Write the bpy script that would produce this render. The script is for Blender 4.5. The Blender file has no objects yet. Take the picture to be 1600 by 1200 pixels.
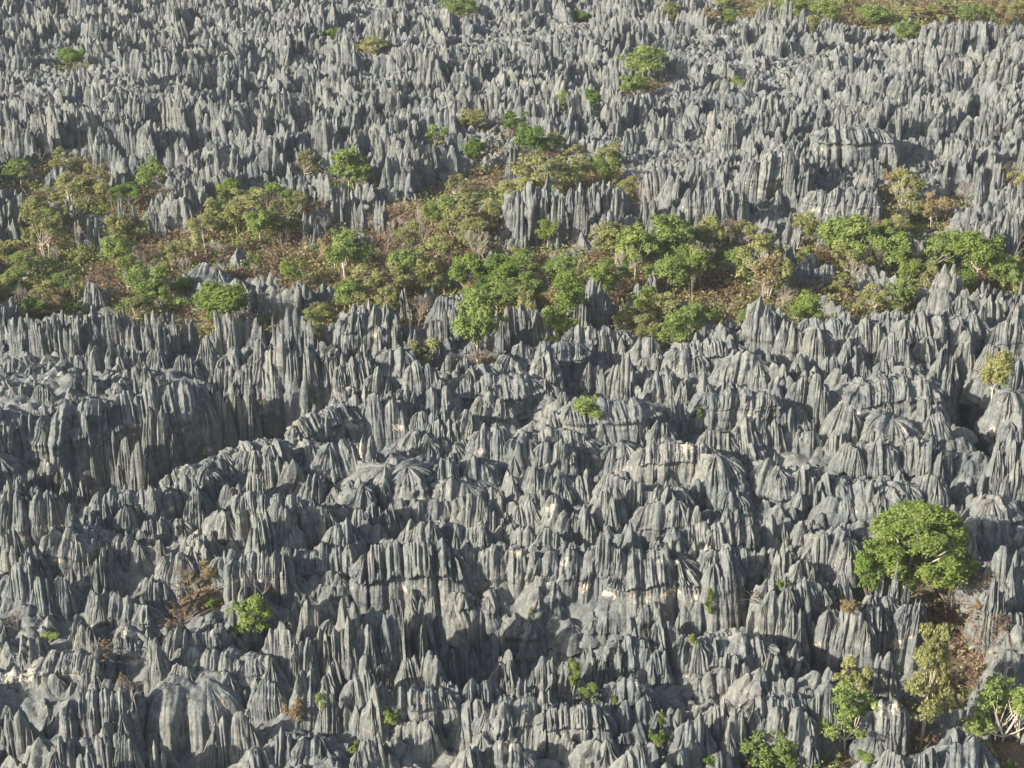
import bpy, math, random
import numpy as np
random.seed(7)
RNG = np.random.default_rng(11)
PI = math.pi
R = math.radians
scene = bpy.context.scene
col = scene.collection

# ------------------------------------------------------------------ camera
CAM_H, PITCH, HFOV = 100.0, R(27.0), R(35.0)
F = 800.0 / math.tan(HFOV / 2)
cam_d = bpy.data.cameras.new('camera')
cam_d.sensor_width = 36.0
cam_d.lens = 18.0 / math.tan(HFOV / 2)
cam_d.clip_start = 1.0
cam_d.clip_end = 9000.0
cam = bpy.data.objects.new('camera', cam_d)
col.objects.link(cam)
cam.location = (0, 0, CAM_H)
cam.rotation_euler = (PI / 2 - PITCH, 0, 0)
scene.camera = cam

# ------------------------------------------------------------------ sky, sun, exposure
SUN_EL, SUN_AZ = R(27.0), R(62.0)          # azimuth measured to the left of straight behind the camera
to_sun = (-math.sin(SUN_AZ) * math.cos(SUN_EL), -math.cos(SUN_AZ) * math.cos(SUN_EL), math.sin(SUN_EL))
world = bpy.data.worlds.new('World')
scene.world = world
world.use_nodes = True
wn = world.node_tree
wn.nodes.clear()
sky = wn.nodes.new('ShaderNodeTexSky')
sky.sky_type = 'NISHITA'
sky.sun_disc = False
sky.sun_elevation = SUN_EL
sky.sun_rotation = math.atan2(to_sun[0], to_sun[1])
sky.air_density = 1.0
sky.dust_density = 2.5
bg = wn.nodes.new('ShaderNodeBackground')
bg.inputs['Strength'].default_value = 0.115
wo = wn.nodes.new('ShaderNodeOutputWorld')
wn.links.new(sky.outputs[0], bg.inputs[0])
wn.links.new(bg.outputs[0], wo.inputs[0])
sun_d = bpy.data.lights.new('sun', 'SUN')
sun_d.energy = 5.0
sun_d.angle = R(0.6)
sun_d.color = (1.0, 0.94, 0.84)
sun = bpy.data.objects.new('sun', sun_d)
col.objects.link(sun)
from mathutils import Vector, Matrix
sun.rotation_euler = Vector(to_sun).to_track_quat('Z', 'Y').to_euler()
scene.view_settings.view_transform = 'Standard'
scene.view_settings.look = 'None'
scene.view_settings.gamma = 1.0
scene.view_settings.use_curve_mapping = False
scene.view_settings.exposure = 0.76

# ------------------------------------------------------------------ picture <-> place
def ray(px, py):
    x = (px - 800.0) / F
    v = (600.0 - py) / F
    c, s = math.cos(PITCH), math.sin(PITCH)
    return (x, c + v * s, -s + v * c)

def at_z(px, py, z):
    d = ray(px, py)
    k = (z - CAM_H) / d[2]
    return d[0] * k, d[1] * k, z, k          # k = depth along the optical axis

def project(x, y, z):
    c, s = math.cos(PITCH), math.sin(PITCH)
    dz = z - CAM_H
    dep = y * c - dz * s
    up = y * s + dz * c
    return 800 + F * x / dep, 600 - F * up / dep, dep

# ------------------------------------------------------------------ noise
_P = np.random.default_rng(3).random((64, 64, 64)).astype(np.float32)

def vnoise(x, y, z=0.0):
    x, y, z = np.broadcast_arrays(np.asarray(x, float), np.asarray(y, float), np.asarray(z, float))
    xi, yi, zi = np.floor(x).astype(int), np.floor(y).astype(int), np.floor(z).astype(int)
    fx, fy, fz = x - xi, y - yi, z - zi
    fx, fy, fz = fx * fx * (3 - 2 * fx), fy * fy * (3 - 2 * fy), fz * fz * (3 - 2 * fz)
    a, b = xi & 63, (xi + 1) & 63
    c, d = yi & 63, (yi + 1) & 63
    e, f = zi & 63, (zi + 1) & 63
    r = ((_P[a, c, e] * (1 - fx) + _P[b, c, e] * fx) * (1 - fy) + (_P[a, d, e] * (1 - fx) + _P[b, d, e] * fx) * fy) * (1 - fz) + \
        ((_P[a, c, f] * (1 - fx) + _P[b, c, f] * fx) * (1 - fy) + (_P[a, d, f] * (1 - fx) + _P[b, d, f] * fx) * fy) * fz
    return r * 2 - 1

def fbm(x, y, z=0.0, o=4):
    s, a, t = 0, 1.0, 0
    for i in range(o):
        k = 2.03 ** i
        s = s + a * vnoise(np.asarray(x) * k + 7.3 * i, np.asarray(y) * k + 3.1 * i, np.asarray(z) * k + 1.7 * i)
        t += a
        a *= 0.5
    return s / t

def sstep(a, b, x):
    t = np.clip((x - a) / (b - a), 0, 1)
    return t * t * (3 - 2 * t)

# ------------------------------------------------------------------ materials
def mat_new(name):
    m = bpy.data.materials.new(name)
    m.use_nodes = True
    nt = m.node_tree
    nt.nodes.clear()
    out = nt.nodes.new('ShaderNodeOutputMaterial')
    return m, nt, out

def N(nt, t, **kw):
    n = nt.nodes.new(t)
    for k, v in kw.items():
        setattr(n, k, v)
    return n

def ramp(nt, stops, src):
    r = nt.nodes.new('ShaderNodeValToRGB')
    e = r.color_ramp.elements
    while len(e) > 1:
        e.remove(e[-1])
    e[0].position = stops[0][0]
    e[0].color = (*stops[0][1], 1)
    for p, c in stops[1:]:
        q = e.new(p)
        q.color = (*c, 1)
    nt.links.new(src, r.inputs[0])
    return r.outputs[0]

def noise_node(nt, vec, scale, detail=4, rough=0.55):
    n = nt.nodes.new('ShaderNodeTexNoise')
    n.inputs['Scale'].default_value = scale
    n.inputs['Detail'].default_value = detail
    n.inputs['Roughness'].default_value = rough
    nt.links.new(vec, n.inputs['Vector'])
    return n.outputs[0]

def mapping(nt, vec, sc):
    m = nt.nodes.new('ShaderNodeMapping')
    m.inputs['Scale'].default_value = sc
    nt.links.new(vec, m.inputs['Vector'])
    return m.outputs[0]

def mixc(nt, f, a, b, mode='MIX'):
    m = nt.nodes.new('ShaderNodeMix')
    m.data_type = 'RGBA'
    m.blend_type = mode
    for sock, v in ((m.inputs[0], f), (m.inputs[6], a), (m.inputs[7], b)):
        if hasattr(v, 'is_linked') or isinstance(v, bpy.types.NodeSocket):
            nt.links.new(v, sock)
        elif isinstance(v, tuple):
            sock.default_value = (*v, 1)
        else:
            sock.default_value = v
    return m.outputs[2]

def math_node(nt, op, a, b=None, clamp=False):
    m = nt.nodes.new('ShaderNodeMath')
    m.operation = op
    m.use_clamp = clamp
    for i, v in enumerate((a, b)):
        if v is None:
            continue
        if isinstance(v, bpy.types.NodeSocket):
            nt.links.new(v, m.inputs[i])
        else:
            m.inputs[i].default_value = v
    return m.outputs[0]

def rock_color(nt, pos):
    """weathered grey limestone with pale lichen streaks, bedding bands and warm rain stains"""
    big = noise_node(nt, pos, 0.11, 3)
    mid = noise_node(nt, pos, 0.9, 5, 0.6)
    streak = noise_node(nt, mapping(nt, pos, (2.6, 2.6, 0.22)), 1.0, 4, 0.6)
    base = ramp(nt, [(0.3, (0.170, 0.178, 0.178)), (0.5, (0.225, 0.230, 0.222)), (0.72, (0.285, 0.285, 0.262))], mid)
    st = ramp(nt, [(0.34, (0.62, 0.64, 0.66)), (0.5, (0.95, 0.95, 0.94)), (0.68, (1.28, 1.26, 1.2))], streak)
    c = mixc(nt, 0.75, base, st, 'MULTIPLY')
    tint = ramp(nt, [(0.35, (0.84, 0.86, 0.88)), (0.65, (1.12, 1.08, 1.0))], big)
    c = mixc(nt, 0.9, c, tint, 'MULTIPLY')
    c = mixc(nt, 1.0, c, (0.97, 0.99, 0.995), 'MULTIPLY')
    spots = ramp(nt, [(0.36, (0.55, 0.56, 0.57)), (0.46, (1.0, 1.0, 1.0)), (0.62, (1.0, 1.0, 1.0)), (0.74, (1.22, 1.2, 1.14))], noise_node(nt, pos, 0.33, 6, 0.72))
    c = mixc(nt, 0.8, c, spots, 'MULTIPLY')
    bed = noise_node(nt, mapping(nt, pos, (0.05, 0.05, 1.5)), 1.0, 3)
    c = mixc(nt, 0.5, c, ramp(nt, [(0.4, (0.85, 0.85, 0.85)), (0.6, (1.1, 1.1, 1.08))], bed), 'MULTIPLY')
    return c

def rock_material(name, gain=1.0):
    m, nt, out = mat_new(name)
    geo = N(nt, 'ShaderNodeNewGeometry')
    pos = geo.outputs['Position']
    c = rock_color(nt, pos)
    if gain != 1.0:
        c = mixc(nt, 1.0, c, (gain, gain, gain), 'MULTIPLY')
    att = N(nt, 'ShaderNodeAttribute')
    att.attribute_name = 'fresh'
    patch = noise_node(nt, pos, 0.55, 3, 0.6)
    f = math_node(nt, 'MULTIPLY', att.outputs['Fac'], math_node(nt, 'SUBTRACT', patch, 0.585))
    f = math_node(nt, 'MULTIPLY', f, 14.0, True)
    cream = ramp(nt, [(0.35, (0.50, 0.34, 0.18)), (0.5, (0.62, 0.53, 0.38)), (0.7, (0.72, 0.68, 0.56))], noise_node(nt, pos, 2.3, 3))
    c = mixc(nt, f, c, cream)
    b = N(nt, 'ShaderNodeBsdfPrincipled')
    b.inputs['Roughness'].default_value = 0.92
    b.inputs['Specular IOR Level'].default_value = 0.15
    nt.links.new(c, b.inputs['Base Color'])
    bm_ = N(nt, 'ShaderNodeBump')
    bm_.inputs['Strength'].default_value = 0.75
    bm_.inputs['Distance'].default_value = 0.34
    fine = noise_node(nt, mapping(nt, pos, (3.4, 3.4, 0.45)), 1.0, 5, 0.65)
    fine2 = noise_node(nt, pos, 4.0, 4, 0.6)
    h = math_node(nt, 'ADD', fine, math_node(nt, 'MULTIPLY', fine2, 0.35))
    bedb = noise_node(nt, mapping(nt, pos, (0.10, 0.10, 2.1)), 1.0, 4, 0.6)
    h = math_node(nt, 'ADD', h, math_node(nt, 'MULTIPLY', bedb, 0.9))
    nt.links.new(h, bm_.inputs['Height'])
    nt.links.new(bm_.outputs[0], b.inputs['Normal'])
    nt.links.new(b.outputs[0], out.inputs[0])
    return m

def ground_material():
    m, nt, out = mat_new('ground_rock_and_soil')
    geo = N(nt, 'ShaderNodeNewGeometry')
    pos = geo.outputs['Position']
    rc = rock_color(nt, pos)
    soil = ramp(nt, [(0.30, (0.085, 0.075, 0.055)), (0.45, (0.17, 0.125, 0.085)), (0.56, (0.21, 0.165, 0.115)), (0.68, (0.12, 0.125, 0.06)), (0.8, (0.25, 0.23, 0.19))],
                noise_node(nt, pos, 0.45, 6, 0.68))
    att = N(nt, 'ShaderNodeAttribute')
    att.attribute_name = 'soil'
    f = math_node(nt, 'ADD', att.outputs['Fac'], math_node(nt, 'MULTIPLY', math_node(nt, 'SUBTRACT', noise_node(nt, pos, 0.7, 5, 0.65), 0.55), 1.5))
    f = math_node(nt, 'MULTIPLY', math_node(nt, 'SUBTRACT', f, 0.35), 4.0, True)
    c = mixc(nt, f, rc, soil)
    b = N(nt, 'ShaderNodeBsdfPrincipled')
    b.inputs['Roughness'].default_value = 0.95
    b.inputs['Specular IOR Level'].default_value = 0.1
    nt.links.new(c, b.inputs['Base Color'])
    bm_ = N(nt, 'ShaderNodeBump')
    bm_.inputs['Strength'].default_value = 0.8
    bm_.inputs['Distance'].default_value = 0.35
    nt.links.new(noise_node(nt, pos, 1.6, 6, 0.7), bm_.inputs['Height'])
    nt.links.new(bm_.outputs[0], b.inputs['Normal'])
    nt.links.new(b.outputs[0], out.inputs[0])
    return m

def leaf_material(name, dark, mid, light, trans=0.42):
    m, nt, out = mat_new(name)
    att = N(nt, 'ShaderNodeAttribute')
    att.attribute_name = 'tint'
    oi = N(nt, 'ShaderNodeObjectInfo')
    v = math_node(nt, 'ADD', math_node(nt, 'MULTIPLY', att.outputs['Fac'], 0.75), math_node(nt, 'MULTIPLY', oi.outputs['Random'], 0.25))
    c = ramp(nt, [(0.12, dark), (0.5, mid), (0.92, light)], v)
    d = N(nt, 'ShaderNodeBsdfPrincipled')
    d.inputs['Roughness'].default_value = 0.65
    d.inputs['Specular IOR Level'].default_value = 0.2
    nt.links.new(c, d.inputs['Base Color'])
    t = N(nt, 'ShaderNodeBsdfTranslucent')
    nt.links.new(c, t.inputs['Color'])
    mx = N(nt, 'ShaderNodeMixShader')
    mx.inputs[0].default_value = trans
    nt.links.new(d.outputs[0], mx.inputs[1])
    nt.links.new(t.outputs[0], mx.inputs[2])
    nt.links.new(mx.outputs[0], out.inputs[0])
    return m

def bark_material(name, a, b_):
    m, nt, out = mat_new(name)
    tc = N(nt, 'ShaderNodeTexCoord')
    c = ramp(nt, [(0.3, a), (0.7, b_)], noise_node(nt, mapping(nt, tc.outputs['Object'], (3, 3, 0.8)), 1.5, 4))
    d = N(nt, 'ShaderNodeBsdfPrincipled')
    d.inputs['Roughness'].default_value = 0.85
    nt.links.new(c, d.inputs['Base Color'])
    nt.links.new(d.outputs[0], out.inputs[0])
    return m

M_ROCK = rock_material('weathered_grey_limestone')
M_GROUND = ground_material()
LEAF = {
    'green': leaf_material('fresh_green_leaves', (0.132, 0.184, 0.054), (0.256, 0.328, 0.1), (0.423, 0.478, 0.161)),
    'olive': leaf_material('olive_leaves', (0.194, 0.204, 0.089), (0.345, 0.35, 0.142), (0.502, 0.486, 0.212)),
    'dark': leaf_material('dark_green_leaves', (0.092, 0.149, 0.039), (0.175, 0.268, 0.065), (0.31, 0.408, 0.097)),
    'lime': leaf_material('yellow_green_leaves', (0.139, 0.197, 0.042), (0.24, 0.309, 0.077), (0.378, 0.433, 0.131)),
    'dry': leaf_material('dry_russet_leaves', (0.156, 0.103, 0.063), (0.27, 0.184, 0.116), (0.384, 0.287, 0.189)),
    'straw': leaf_material('dry_straw_leaves', (0.198, 0.152, 0.073), (0.343, 0.273, 0.14), (0.475, 0.392, 0.218)),
}
BARK = {
    'pale': bark_material('pale_cream_bark', (0.36, 0.30, 0.23), (0.58, 0.52, 0.42)),
    'grey': bark_material('grey_brown_bark', (0.20, 0.165, 0.13), (0.34, 0.29, 0.24)),
    'red': bark_material('reddish_bark', (0.27, 0.20, 0.15), (0.40, 0.31, 0.24)),
}

# ------------------------------------------------------------------ mesh helpers
def mesh_from(name, V, Fq, mat, smooth=False, attrs=None, mat_index=None):
    me = bpy.data.meshes.new(name)
    V = np.ascontiguousarray(V, dtype=np.float32)
    Fq = np.ascontiguousarray(Fq, dtype=np.int32)
    k = Fq.shape[1]
    me.vertices.add(len(V))
    me.vertices.foreach_set('co', V.ravel())
    me.loops.add(Fq.size)
    me.loops.foreach_set('vertex_index', Fq.ravel())
    me.polygons.add(len(Fq))
    me.polygons.foreach_set('loop_start', np.arange(0, Fq.size, k, dtype=np.int32))
    me.polygons.foreach_set('loop_total', np.full(len(Fq), k, dtype=np.int32))
    if smooth:
        me.polygons.foreach_set('use_smooth', np.ones(len(Fq), dtype=bool))
    for m in (mat if isinstance(mat, (list, tuple)) else [mat]):
        me.materials.append(m)
    if mat_index is not None:
        me.polygons.foreach_set('material_index', np.ascontiguousarray(mat_index, dtype=np.int32))
    for an, av in (attrs or {}).items():
        a = me.attributes.new(an, 'FLOAT', 'POINT')
        a.data.foreach_set('value', np.ascontiguousarray(av, dtype=np.float32))
    me.update(calc_edges=True)
    return me

def link(name, me, parent=None):
    o = bpy.data.objects.new(name, me)
    col.objects.link(o)
    if parent is not None:
        o.parent = parent
    return o

def tag(o, label=None, cat=None, group=None, kind=None):
    if label: o['label'] = label
    if cat: o['category'] = cat
    if group: o['group'] = group
    if kind: o['kind'] = kind
    return o

# ------------------------------------------------------------------ the rock generator
def groove(phi, k=0.55):
    """0 on a rounded rib, 1 in the narrow groove between two ribs"""
    return 1.0 - np.abs(np.sin(PI * phi)) ** k

def rock(seed, Lx, Wy, H, nu, nt, style='apron', rib=0.5, rib_amp=0.22, cap_h=0.45, lobes=0.22, peak=2.0, cd=0.3):
    """one karst block: Lx long (x), Wy deep (y), H high, standing on z=0; its crest is a row of fused peaks"""
    rg = np.random.default_rng(seed)
    o1, o2, o3 = rg.random(3) * 60
    Rr = Wy / 2
    a = max(0.0, (Lx - Wy) / 2)
    per = 4 * a + 2 * PI * Rr
    u = np.arange(nu) / nu
    s = u * per
    arc = PI * Rr
    mx, th, seg, fr_ = np.zeros(nu), np.zeros(nu), np.zeros(nu, int), np.zeros(nu)
    for i, q in enumerate(s):
        if q < 2 * a: mx[i] = a - q; th[i] = PI / 2; seg[i] = 0
        elif q < 2 * a + arc: fr_[i] = (q - 2 * a) / arc; mx[i] = -a; th[i] = PI / 2 + PI * fr_[i]; seg[i] = 1
        elif q < 4 * a + arc: mx[i] = -a + (q - 2 * a - arc); th[i] = 1.5 * PI; seg[i] = 2
        else: fr_[i] = (q - 4 * a - arc) / arc; mx[i] = a; th[i] = 1.5 * PI + PI * fr_[i]; seg[i] = 3
    ux, uy = np.cos(th), np.sin(th)
    ca, sa = np.cos(2 * PI * u), np.sin(2 * PI * u)
    def pn(freq, off, t=0.0):            # noise that closes round the outline
        q = freq * per / (2 * PI)
        return vnoise(ca * q + off, sa * q + off * 1.3, t)
    def phase(freq):                      # same phase on both flanks, whole turns round the ends
        n = max(1, round(arc * freq))
        return mx * freq + np.where(seg == 3, fr_ * n, 0) - np.where(seg == 1, fr_ * n, 0)
    T = np.linspace(0, 1, nt)[:, None]
    notch = 0 * T
    if style == 'apron':
        zl, tl = 1 - cap_h, 0.52
        lo, hi = np.clip(T / tl, 0, 1), np.clip((T - tl) / (1 - tl), 0, 1)
        rho = np.where(T < tl, 0.84 + 0.50 * (1 - lo) ** 1.3, 0.82 * (1 - hi ** 2.3) ** 0.72)
        z = np.where(T < tl, zl * lo, zl + cap_h * hi ** 0.95)
        notch = np.exp(-((T - tl + 0.01) / 0.035) ** 2)
        rho = rho - 0.045 * notch
    elif style == 'dome':
        aa = T * PI / 2
        rho, z = 1.15 * np.cos(aa) ** 0.85, np.sin(aa) ** 1.1
    elif style == 'tent':
        rho, z = 0.98 * (1 - T ** 2.1) ** 0.72 + 0.40 * (1 - T) ** 2, T ** 0.95
        notch = np.exp(-((T - 0.40) / 0.03) ** 2) * 0.25
    else:
        rho, z = 0.95 * (1 - T) ** 0.46 * (1 - 0.10 * T) + 0.18 * (1 - T) ** 3, T ** 0.92
    topw = sstep(0.35, 1.0, T)
    lobe = lobes * (pn(0.30, o1) + 0.55 * pn(0.8, o2))
    drift = 0.30 * vnoise(ca * 4 + o1, sa * 4 + o2, T * 2.2 + o3)
    w1 = 0.33 * vnoise(mx / peak + o1, o2)
    ph_M = phase(1 / peak) + w1 + 0.25 * pn(0.4, o3) * (np.abs(mx) < a + 1) + 0.4 * drift * (1 - topw)
    ph_H = phase(1 / (rib * 2.7)) + 0.9 * pn(0.45, o2) + 0.8 * drift
    ph_F = phase(1 / rib) + 1.6 * pn(0.5, o1) + 0.6 * pn(1.3, o2) + 1.3 * drift
    gM, gH, gF = groove(ph_M, 0.42), groove(ph_H, 0.36), groove(ph_F, 0.42)
    irr = np.clip(0.8 + 0.9 * vnoise(ca * per / 2.2 + o2, sa * per / 2.2, T * 3 + o1), 0.12, 1.6)
    irM = np.clip(0.9 + 1.1 * vnoise(np.round(phase(1 / peak)) * 3.7 + o1, o2, 0 * T), 0.25, 1.7)
    if style == 'apron':
        cm = sstep(tl - 0.03, tl + 0.03, T)
        fa = rib_amp * (1.15 * cm + (1 - cm) * (0.25 + 0.9 * sstep(0.36, 0.0, T)))
        ha = rib_amp * (1.1 * cm + 0.7 * (1 - cm))
        ma = rib_amp * (1.9 * cm + 3.0 * (1 - cm))
    elif style == 'dome':
        sk = 0.35 + 0.65 * sstep(1.0, 0.6, T)
        fa, ha, ma = rib_amp * 1.0 * sk, rib_amp * 0.9 * sk, rib_amp * 1.7 * sk
    else:
        fa, ha, ma = rib_amp * 1.15 * (1 - 0.6 * sstep(0.8, 1, T)), rib_amp * 1.2, rib_amp * 1.7
    lim = np.minimum(1.0, rho * Rr / (rib_amp * 4.2 + 1e-6))
    rad = rho * Rr * (1 + lobe * (1 - 0.3 * T)) - (1.2 * fa * gF * irr + ha * gH * irr + ma * gM * irM) * lim
    lump = 0.13 * Rr * fbm(ca * per / 6 + o1, sa * per / 6 + o2, T * H / 3.0, 3) * rho
    bed = 0.05 * Rr * vnoise(T * H * 1.5 + o1, o2 + 0 * u) * rho
    step = 0.15 * np.tanh(7 * vnoise(T * H * 0.75 + o2, o3 + 0.35 * ca, 0.35 * sa)) * np.minimum(1, rho * Rr / 1.2)
    rad = np.maximum(rad + lump + bed + step, 0.012)
    # crest: peaks of unequal height parted by the clefts that cut through
    mph = mx / peak + w1
    hvar = 0.45 * vnoise(mph * 0.8 + o3, o1) + 0.22 * vnoise(mph * 2.6 + o2, o1) + 0.12 * vnoise(mph * 6.5 + o2, o1)
    endfall = 0.10 * (np.abs(mx) / (a + 0.01)) ** 2 if a > 0 else 0
    k = 1.0 if style != 'dome' else 0.15
    gtop = 0.75 * groove(mph, 0.9) * (a > 0)
    cresth = k * topw * (cd * (0.8 * hvar - 0.7 * gtop) - endfall)
    if style == 'apron': cresth = cresth * cap_h * 1.6
    fing = 0.0
    if style != 'dome':
        wz = np.exp(-((T - 0.84) / 0.15) ** 2)
        fing = -(0.45 * gM + 0.6 * gH + 0.5 * gF * irr) * wz * min(0.14, rib * 1.2 / H) * 1.5
        fing = fing + min(0.06, 0.5 / H) * wz * vnoise(ca * per / 1.3 + o3, sa * per / 1.3, T * 6)
    Z = H * (z + cresth + fing)
    wig = 0.35 * Rr * vnoise(mx / (Wy + 0.01) + o2, o3) if a > 0 else 0
    lean = rg.normal(0, 0.04, 2) * H
    X = mx + ux * rad + lean[0] * T ** 1.5
    Y = wig + uy * rad + lean[1] * T ** 1.5
    rag = sstep(0.5, 0.95, T) * min(1.0, H / 6.0)
    Z = Z + rag * (0.55 * fbm(X / 1.7 + o1, Y / 1.7 + o2, o3, 2) + 0.38 * fbm(X / 0.55 + o2, Y / 0.55 + o3, o1, 2))
    V = np.stack([X, Y, np.broadcast_to(Z, X.shape)], -1).reshape(-1, 3)
    fresh = np.broadcast_to(notch + 0 * X, X.shape).reshape(-1)
    i = np.arange(nt - 1)[:, None] * nu
    j = np.arange(nu)[None, :]
    j2 = (j + 1) % nu
    Fq = np.stack([i + j, i + j2, i + nu + j2, i + nu + j], -1).reshape(-1, 4)
    return V, Fq, fresh

# ------------------------------------------------------------------ tables read off the photograph
# trees and shrubs: crown centre x, y, crown width, crown height (pixels of the photograph), kind
TREES = [tuple(t) for t in [
 # left half of the wooded valley
 (905,272,42,30,'olive'),(945,266,40,28,'green'),(980,290,30,24,'olive'),
 (96,250,34,28,'olive'),(28,268,38,26,'green'),(146,272,38,24,'olive'),(108,292,42,34,'olive'),(235,278,46,36,'green'),(200,302,46,24,'dark'),
 (50,335,40,36,'olive'),(66,362,52,44,'olive'),(92,326,34,36,'olive'),(180,358,32,30,'olive'),(186,388,44,34,'green'),(196,346,26,22,'olive'),
 (15,400,44,36,'olive'),(38,418,46,34,'green'),(26,442,40,28,'green'),(100,448,42,34,'green'),(70,460,44,30,'olive'),(58,485,38,26,'dark'),
 (122,398,26,22,'green'),(200,428,46,42,'green'),(232,446,58,44,'green'),(212,476,50,26,'green'),(340,478,96,46,'lime'),
 (305,370,34,40,'olive'),(332,335,40,36,'olive'),(362,312,44,28,'olive'),(366,340,38,32,'olive'),(398,318,50,32,'olive'),(404,350,40,36,'green'),
 (440,334,46,34,'olive'),(428,300,30,24,'green'),(464,318,34,26,'olive'),(275,400,36,28,'olive'),(457,422,44,34,'lime'),(537,398,54,52,'green'),
 (497,492,40,24,'olive'),(395,410,28,24,'green'),(477,257,34,30,'olive'),(552,268,58,34,'green'),(284,448,30,22,'dark'),(125,455,34,26,'olive'),
 (8,455,30,26,'olive'),(160,300,36,22,'olive'),(255,415,26,20,'olive'),
 # middle of the valley
 (713,290,30,26,'olive'),(743,240,32,32,'dark'),(850,268,86,46,'olive'),(805,294,60,30,'olive'),(903,247,36,30,'olive'),(830,222,48,40,'dark'),
 (868,226,40,24,'green'),(950,243,44,28,'olive'),(963,303,18,20,'lime'),(697,330,38,30,'green'),(730,320,54,34,'olive'),(716,346,58,36,'olive'),
 (765,336,36,32,'olive'),(743,366,60,34,'olive'),(674,336,30,24,'green'),(636,368,46,34,'olive'),(680,390,44,30,'olive'),(573,397,28,28,'dark'),
 (640,414,56,36,'green'),(606,436,58,38,'olive'),(570,442,58,36,'olive'),(548,462,46,32,'green'),(604,470,52,32,'olive'),(668,432,46,34,'olive'),
 (727,430,54,44,'lime'),(783,430,56,46,'dark'),(792,464,56,38,'green'),(757,455,36,30,'dark'),(826,452,40,36,'green'),(747,512,70,74,'green'),
 (873,428,44,34,'green'),(884,482,62,76,'lime'),(895,526,38,34,'green'),(823,506,36,48,'olive'),(864,545,30,30,'olive'),(667,553,54,40,'olive'),
 (857,363,32,30,'lime'),(960,380,62,44,'olive'),(997,392,60,50,'green'),(1036,376,74,52,'green'),(958,430,54,44,'green'),(1042,430,56,38,'green'),
 (1003,470,50,40,'green'),(1034,484,48,38,'olive'),(972,502,46,30,'olive'),(1010,518,44,34,'olive'),(1052,522,52,40,'green'),(820,412,36,30,'green'),
 # right of the valley
 (1068,368,40,36,'green'),(1107,366,48,34,'olive'),(1080,412,58,40,'lime'),(1161,366,44,28,'olive'),(1202,410,76,64,'olive'),(1256,354,40,36,'olive'),
 (1156,412,40,32,'green'),(1414,292,50,34,'olive'),(1460,326,52,34,'straw'),(1424,322,44,32,'olive'),(1340,378,66,48,'green'),(1330,410,58,34,'olive'),
 (1391,392,58,44,'green'),(1418,414,34,28,'olive'),(1475,392,70,44,'green'),(1530,398,80,54,'lime'),(1570,424,52,36,'green'),(1590,444,36,30,'green'),
 (1376,346,52,24,'straw'),(1402,356,38,24,'olive'),(1594,274,34,30,'olive'),(1262,488,44,46,'lime'),(1259,402,30,26,'green'),(1408,460,44,34,'green'),
 (1364,466,48,30,'olive'),(1312,440,38,26,'olive'),(1171,502,38,24,'green'),(1082,500,48,36,'green'),(1553,592,52,52,'olive'),(1450,430,40,28,'olive'),
 (1500,440,44,26,'dark'),
 # far plateau
 (1005,102,60,36,'green'),(992,134,44,26,'green'),(884,160,26,28,'green'),(922,162,46,28,'dark'),(940,146,22,18,'green'),(805,192,40,30,'dark'),
 (1150,128,28,18,'green'),(1422,50,42,24,'green'),(1370,56,18,14,'green'),(1452,93,28,22,'olive'),(907,26,28,20,'dark'),(720,12,52,24,'green'),
 (520,52,26,18,'dark'),(585,72,38,18,'olive'),(555,74,20,14,'olive'),(115,90,44,22,'dark'),(167,165,22,14,'dark'),(682,212,36,22,'green'),
 (740,188,46,22,'olive'),(325,98,14,10,'olive'),(228,40,14,10,'olive'),(30,128,18,10,'olive'),(290,222,22,14,'olive'),
 # dry woodland along the far right edge
 (1140,6,36,16,'olive'),(1200,14,34,18,'olive'),(1240,8,46,20,'green'),(1292,18,42,24,'green'),(1318,4,34,16,'olive'),(1366,22,46,22,'green'),
 (1408,6,40,18,'olive'),(1440,20,36,18,'straw'),(1472,14,50,24,'olive'),(1520,22,52,26,'green'),(1560,12,40,22,'straw'),(1592,20,36,24,'olive'),
 (1050,14,30,14,'olive'),(1340,30,30,16,'straw'),(1005,10,22,12,'dark'),
 # front massif
 (1436,856,172,106,'lime'),(1359,892,52,84,'dark'),(1450,1062,72,128,'olive'),(1330,1066,56,52,'olive'),(1322,1124,88,72,'green'),(1352,1183,26,18,'green'),
 (1200,1175,92,56,'green'),(1112,1188,22,16,'dark'),(1568,1120,96,78,'green'),(1222,912,18,16,'lime'),(1108,944,16,34,'lime'),(1330,950,32,20,'straw'),
 (318,902,50,34,'straw'),(331,942,24,16,'lime'),(392,968,64,54,'lime'),(77,992,28,12,'green'),(503,1095,24,24,'green'),(606,1120,44,26,'green'),
 (553,1166,28,20,'green'),(896,1056,22,38,'green'),(918,1082,34,22,'green'),(960,1097,12,16,'lime'),(1033,1124,12,18,'lime'),(1026,1154,26,26,'dark'),
 (922,637,58,24,'green'),(1092,650,12,18,'green'),(460,1114,30,36,'straw'),(195,531,18,12,'green'),(1083,997,20,14,'olive'),(830,956,10,12,'olive'),
]]
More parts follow.
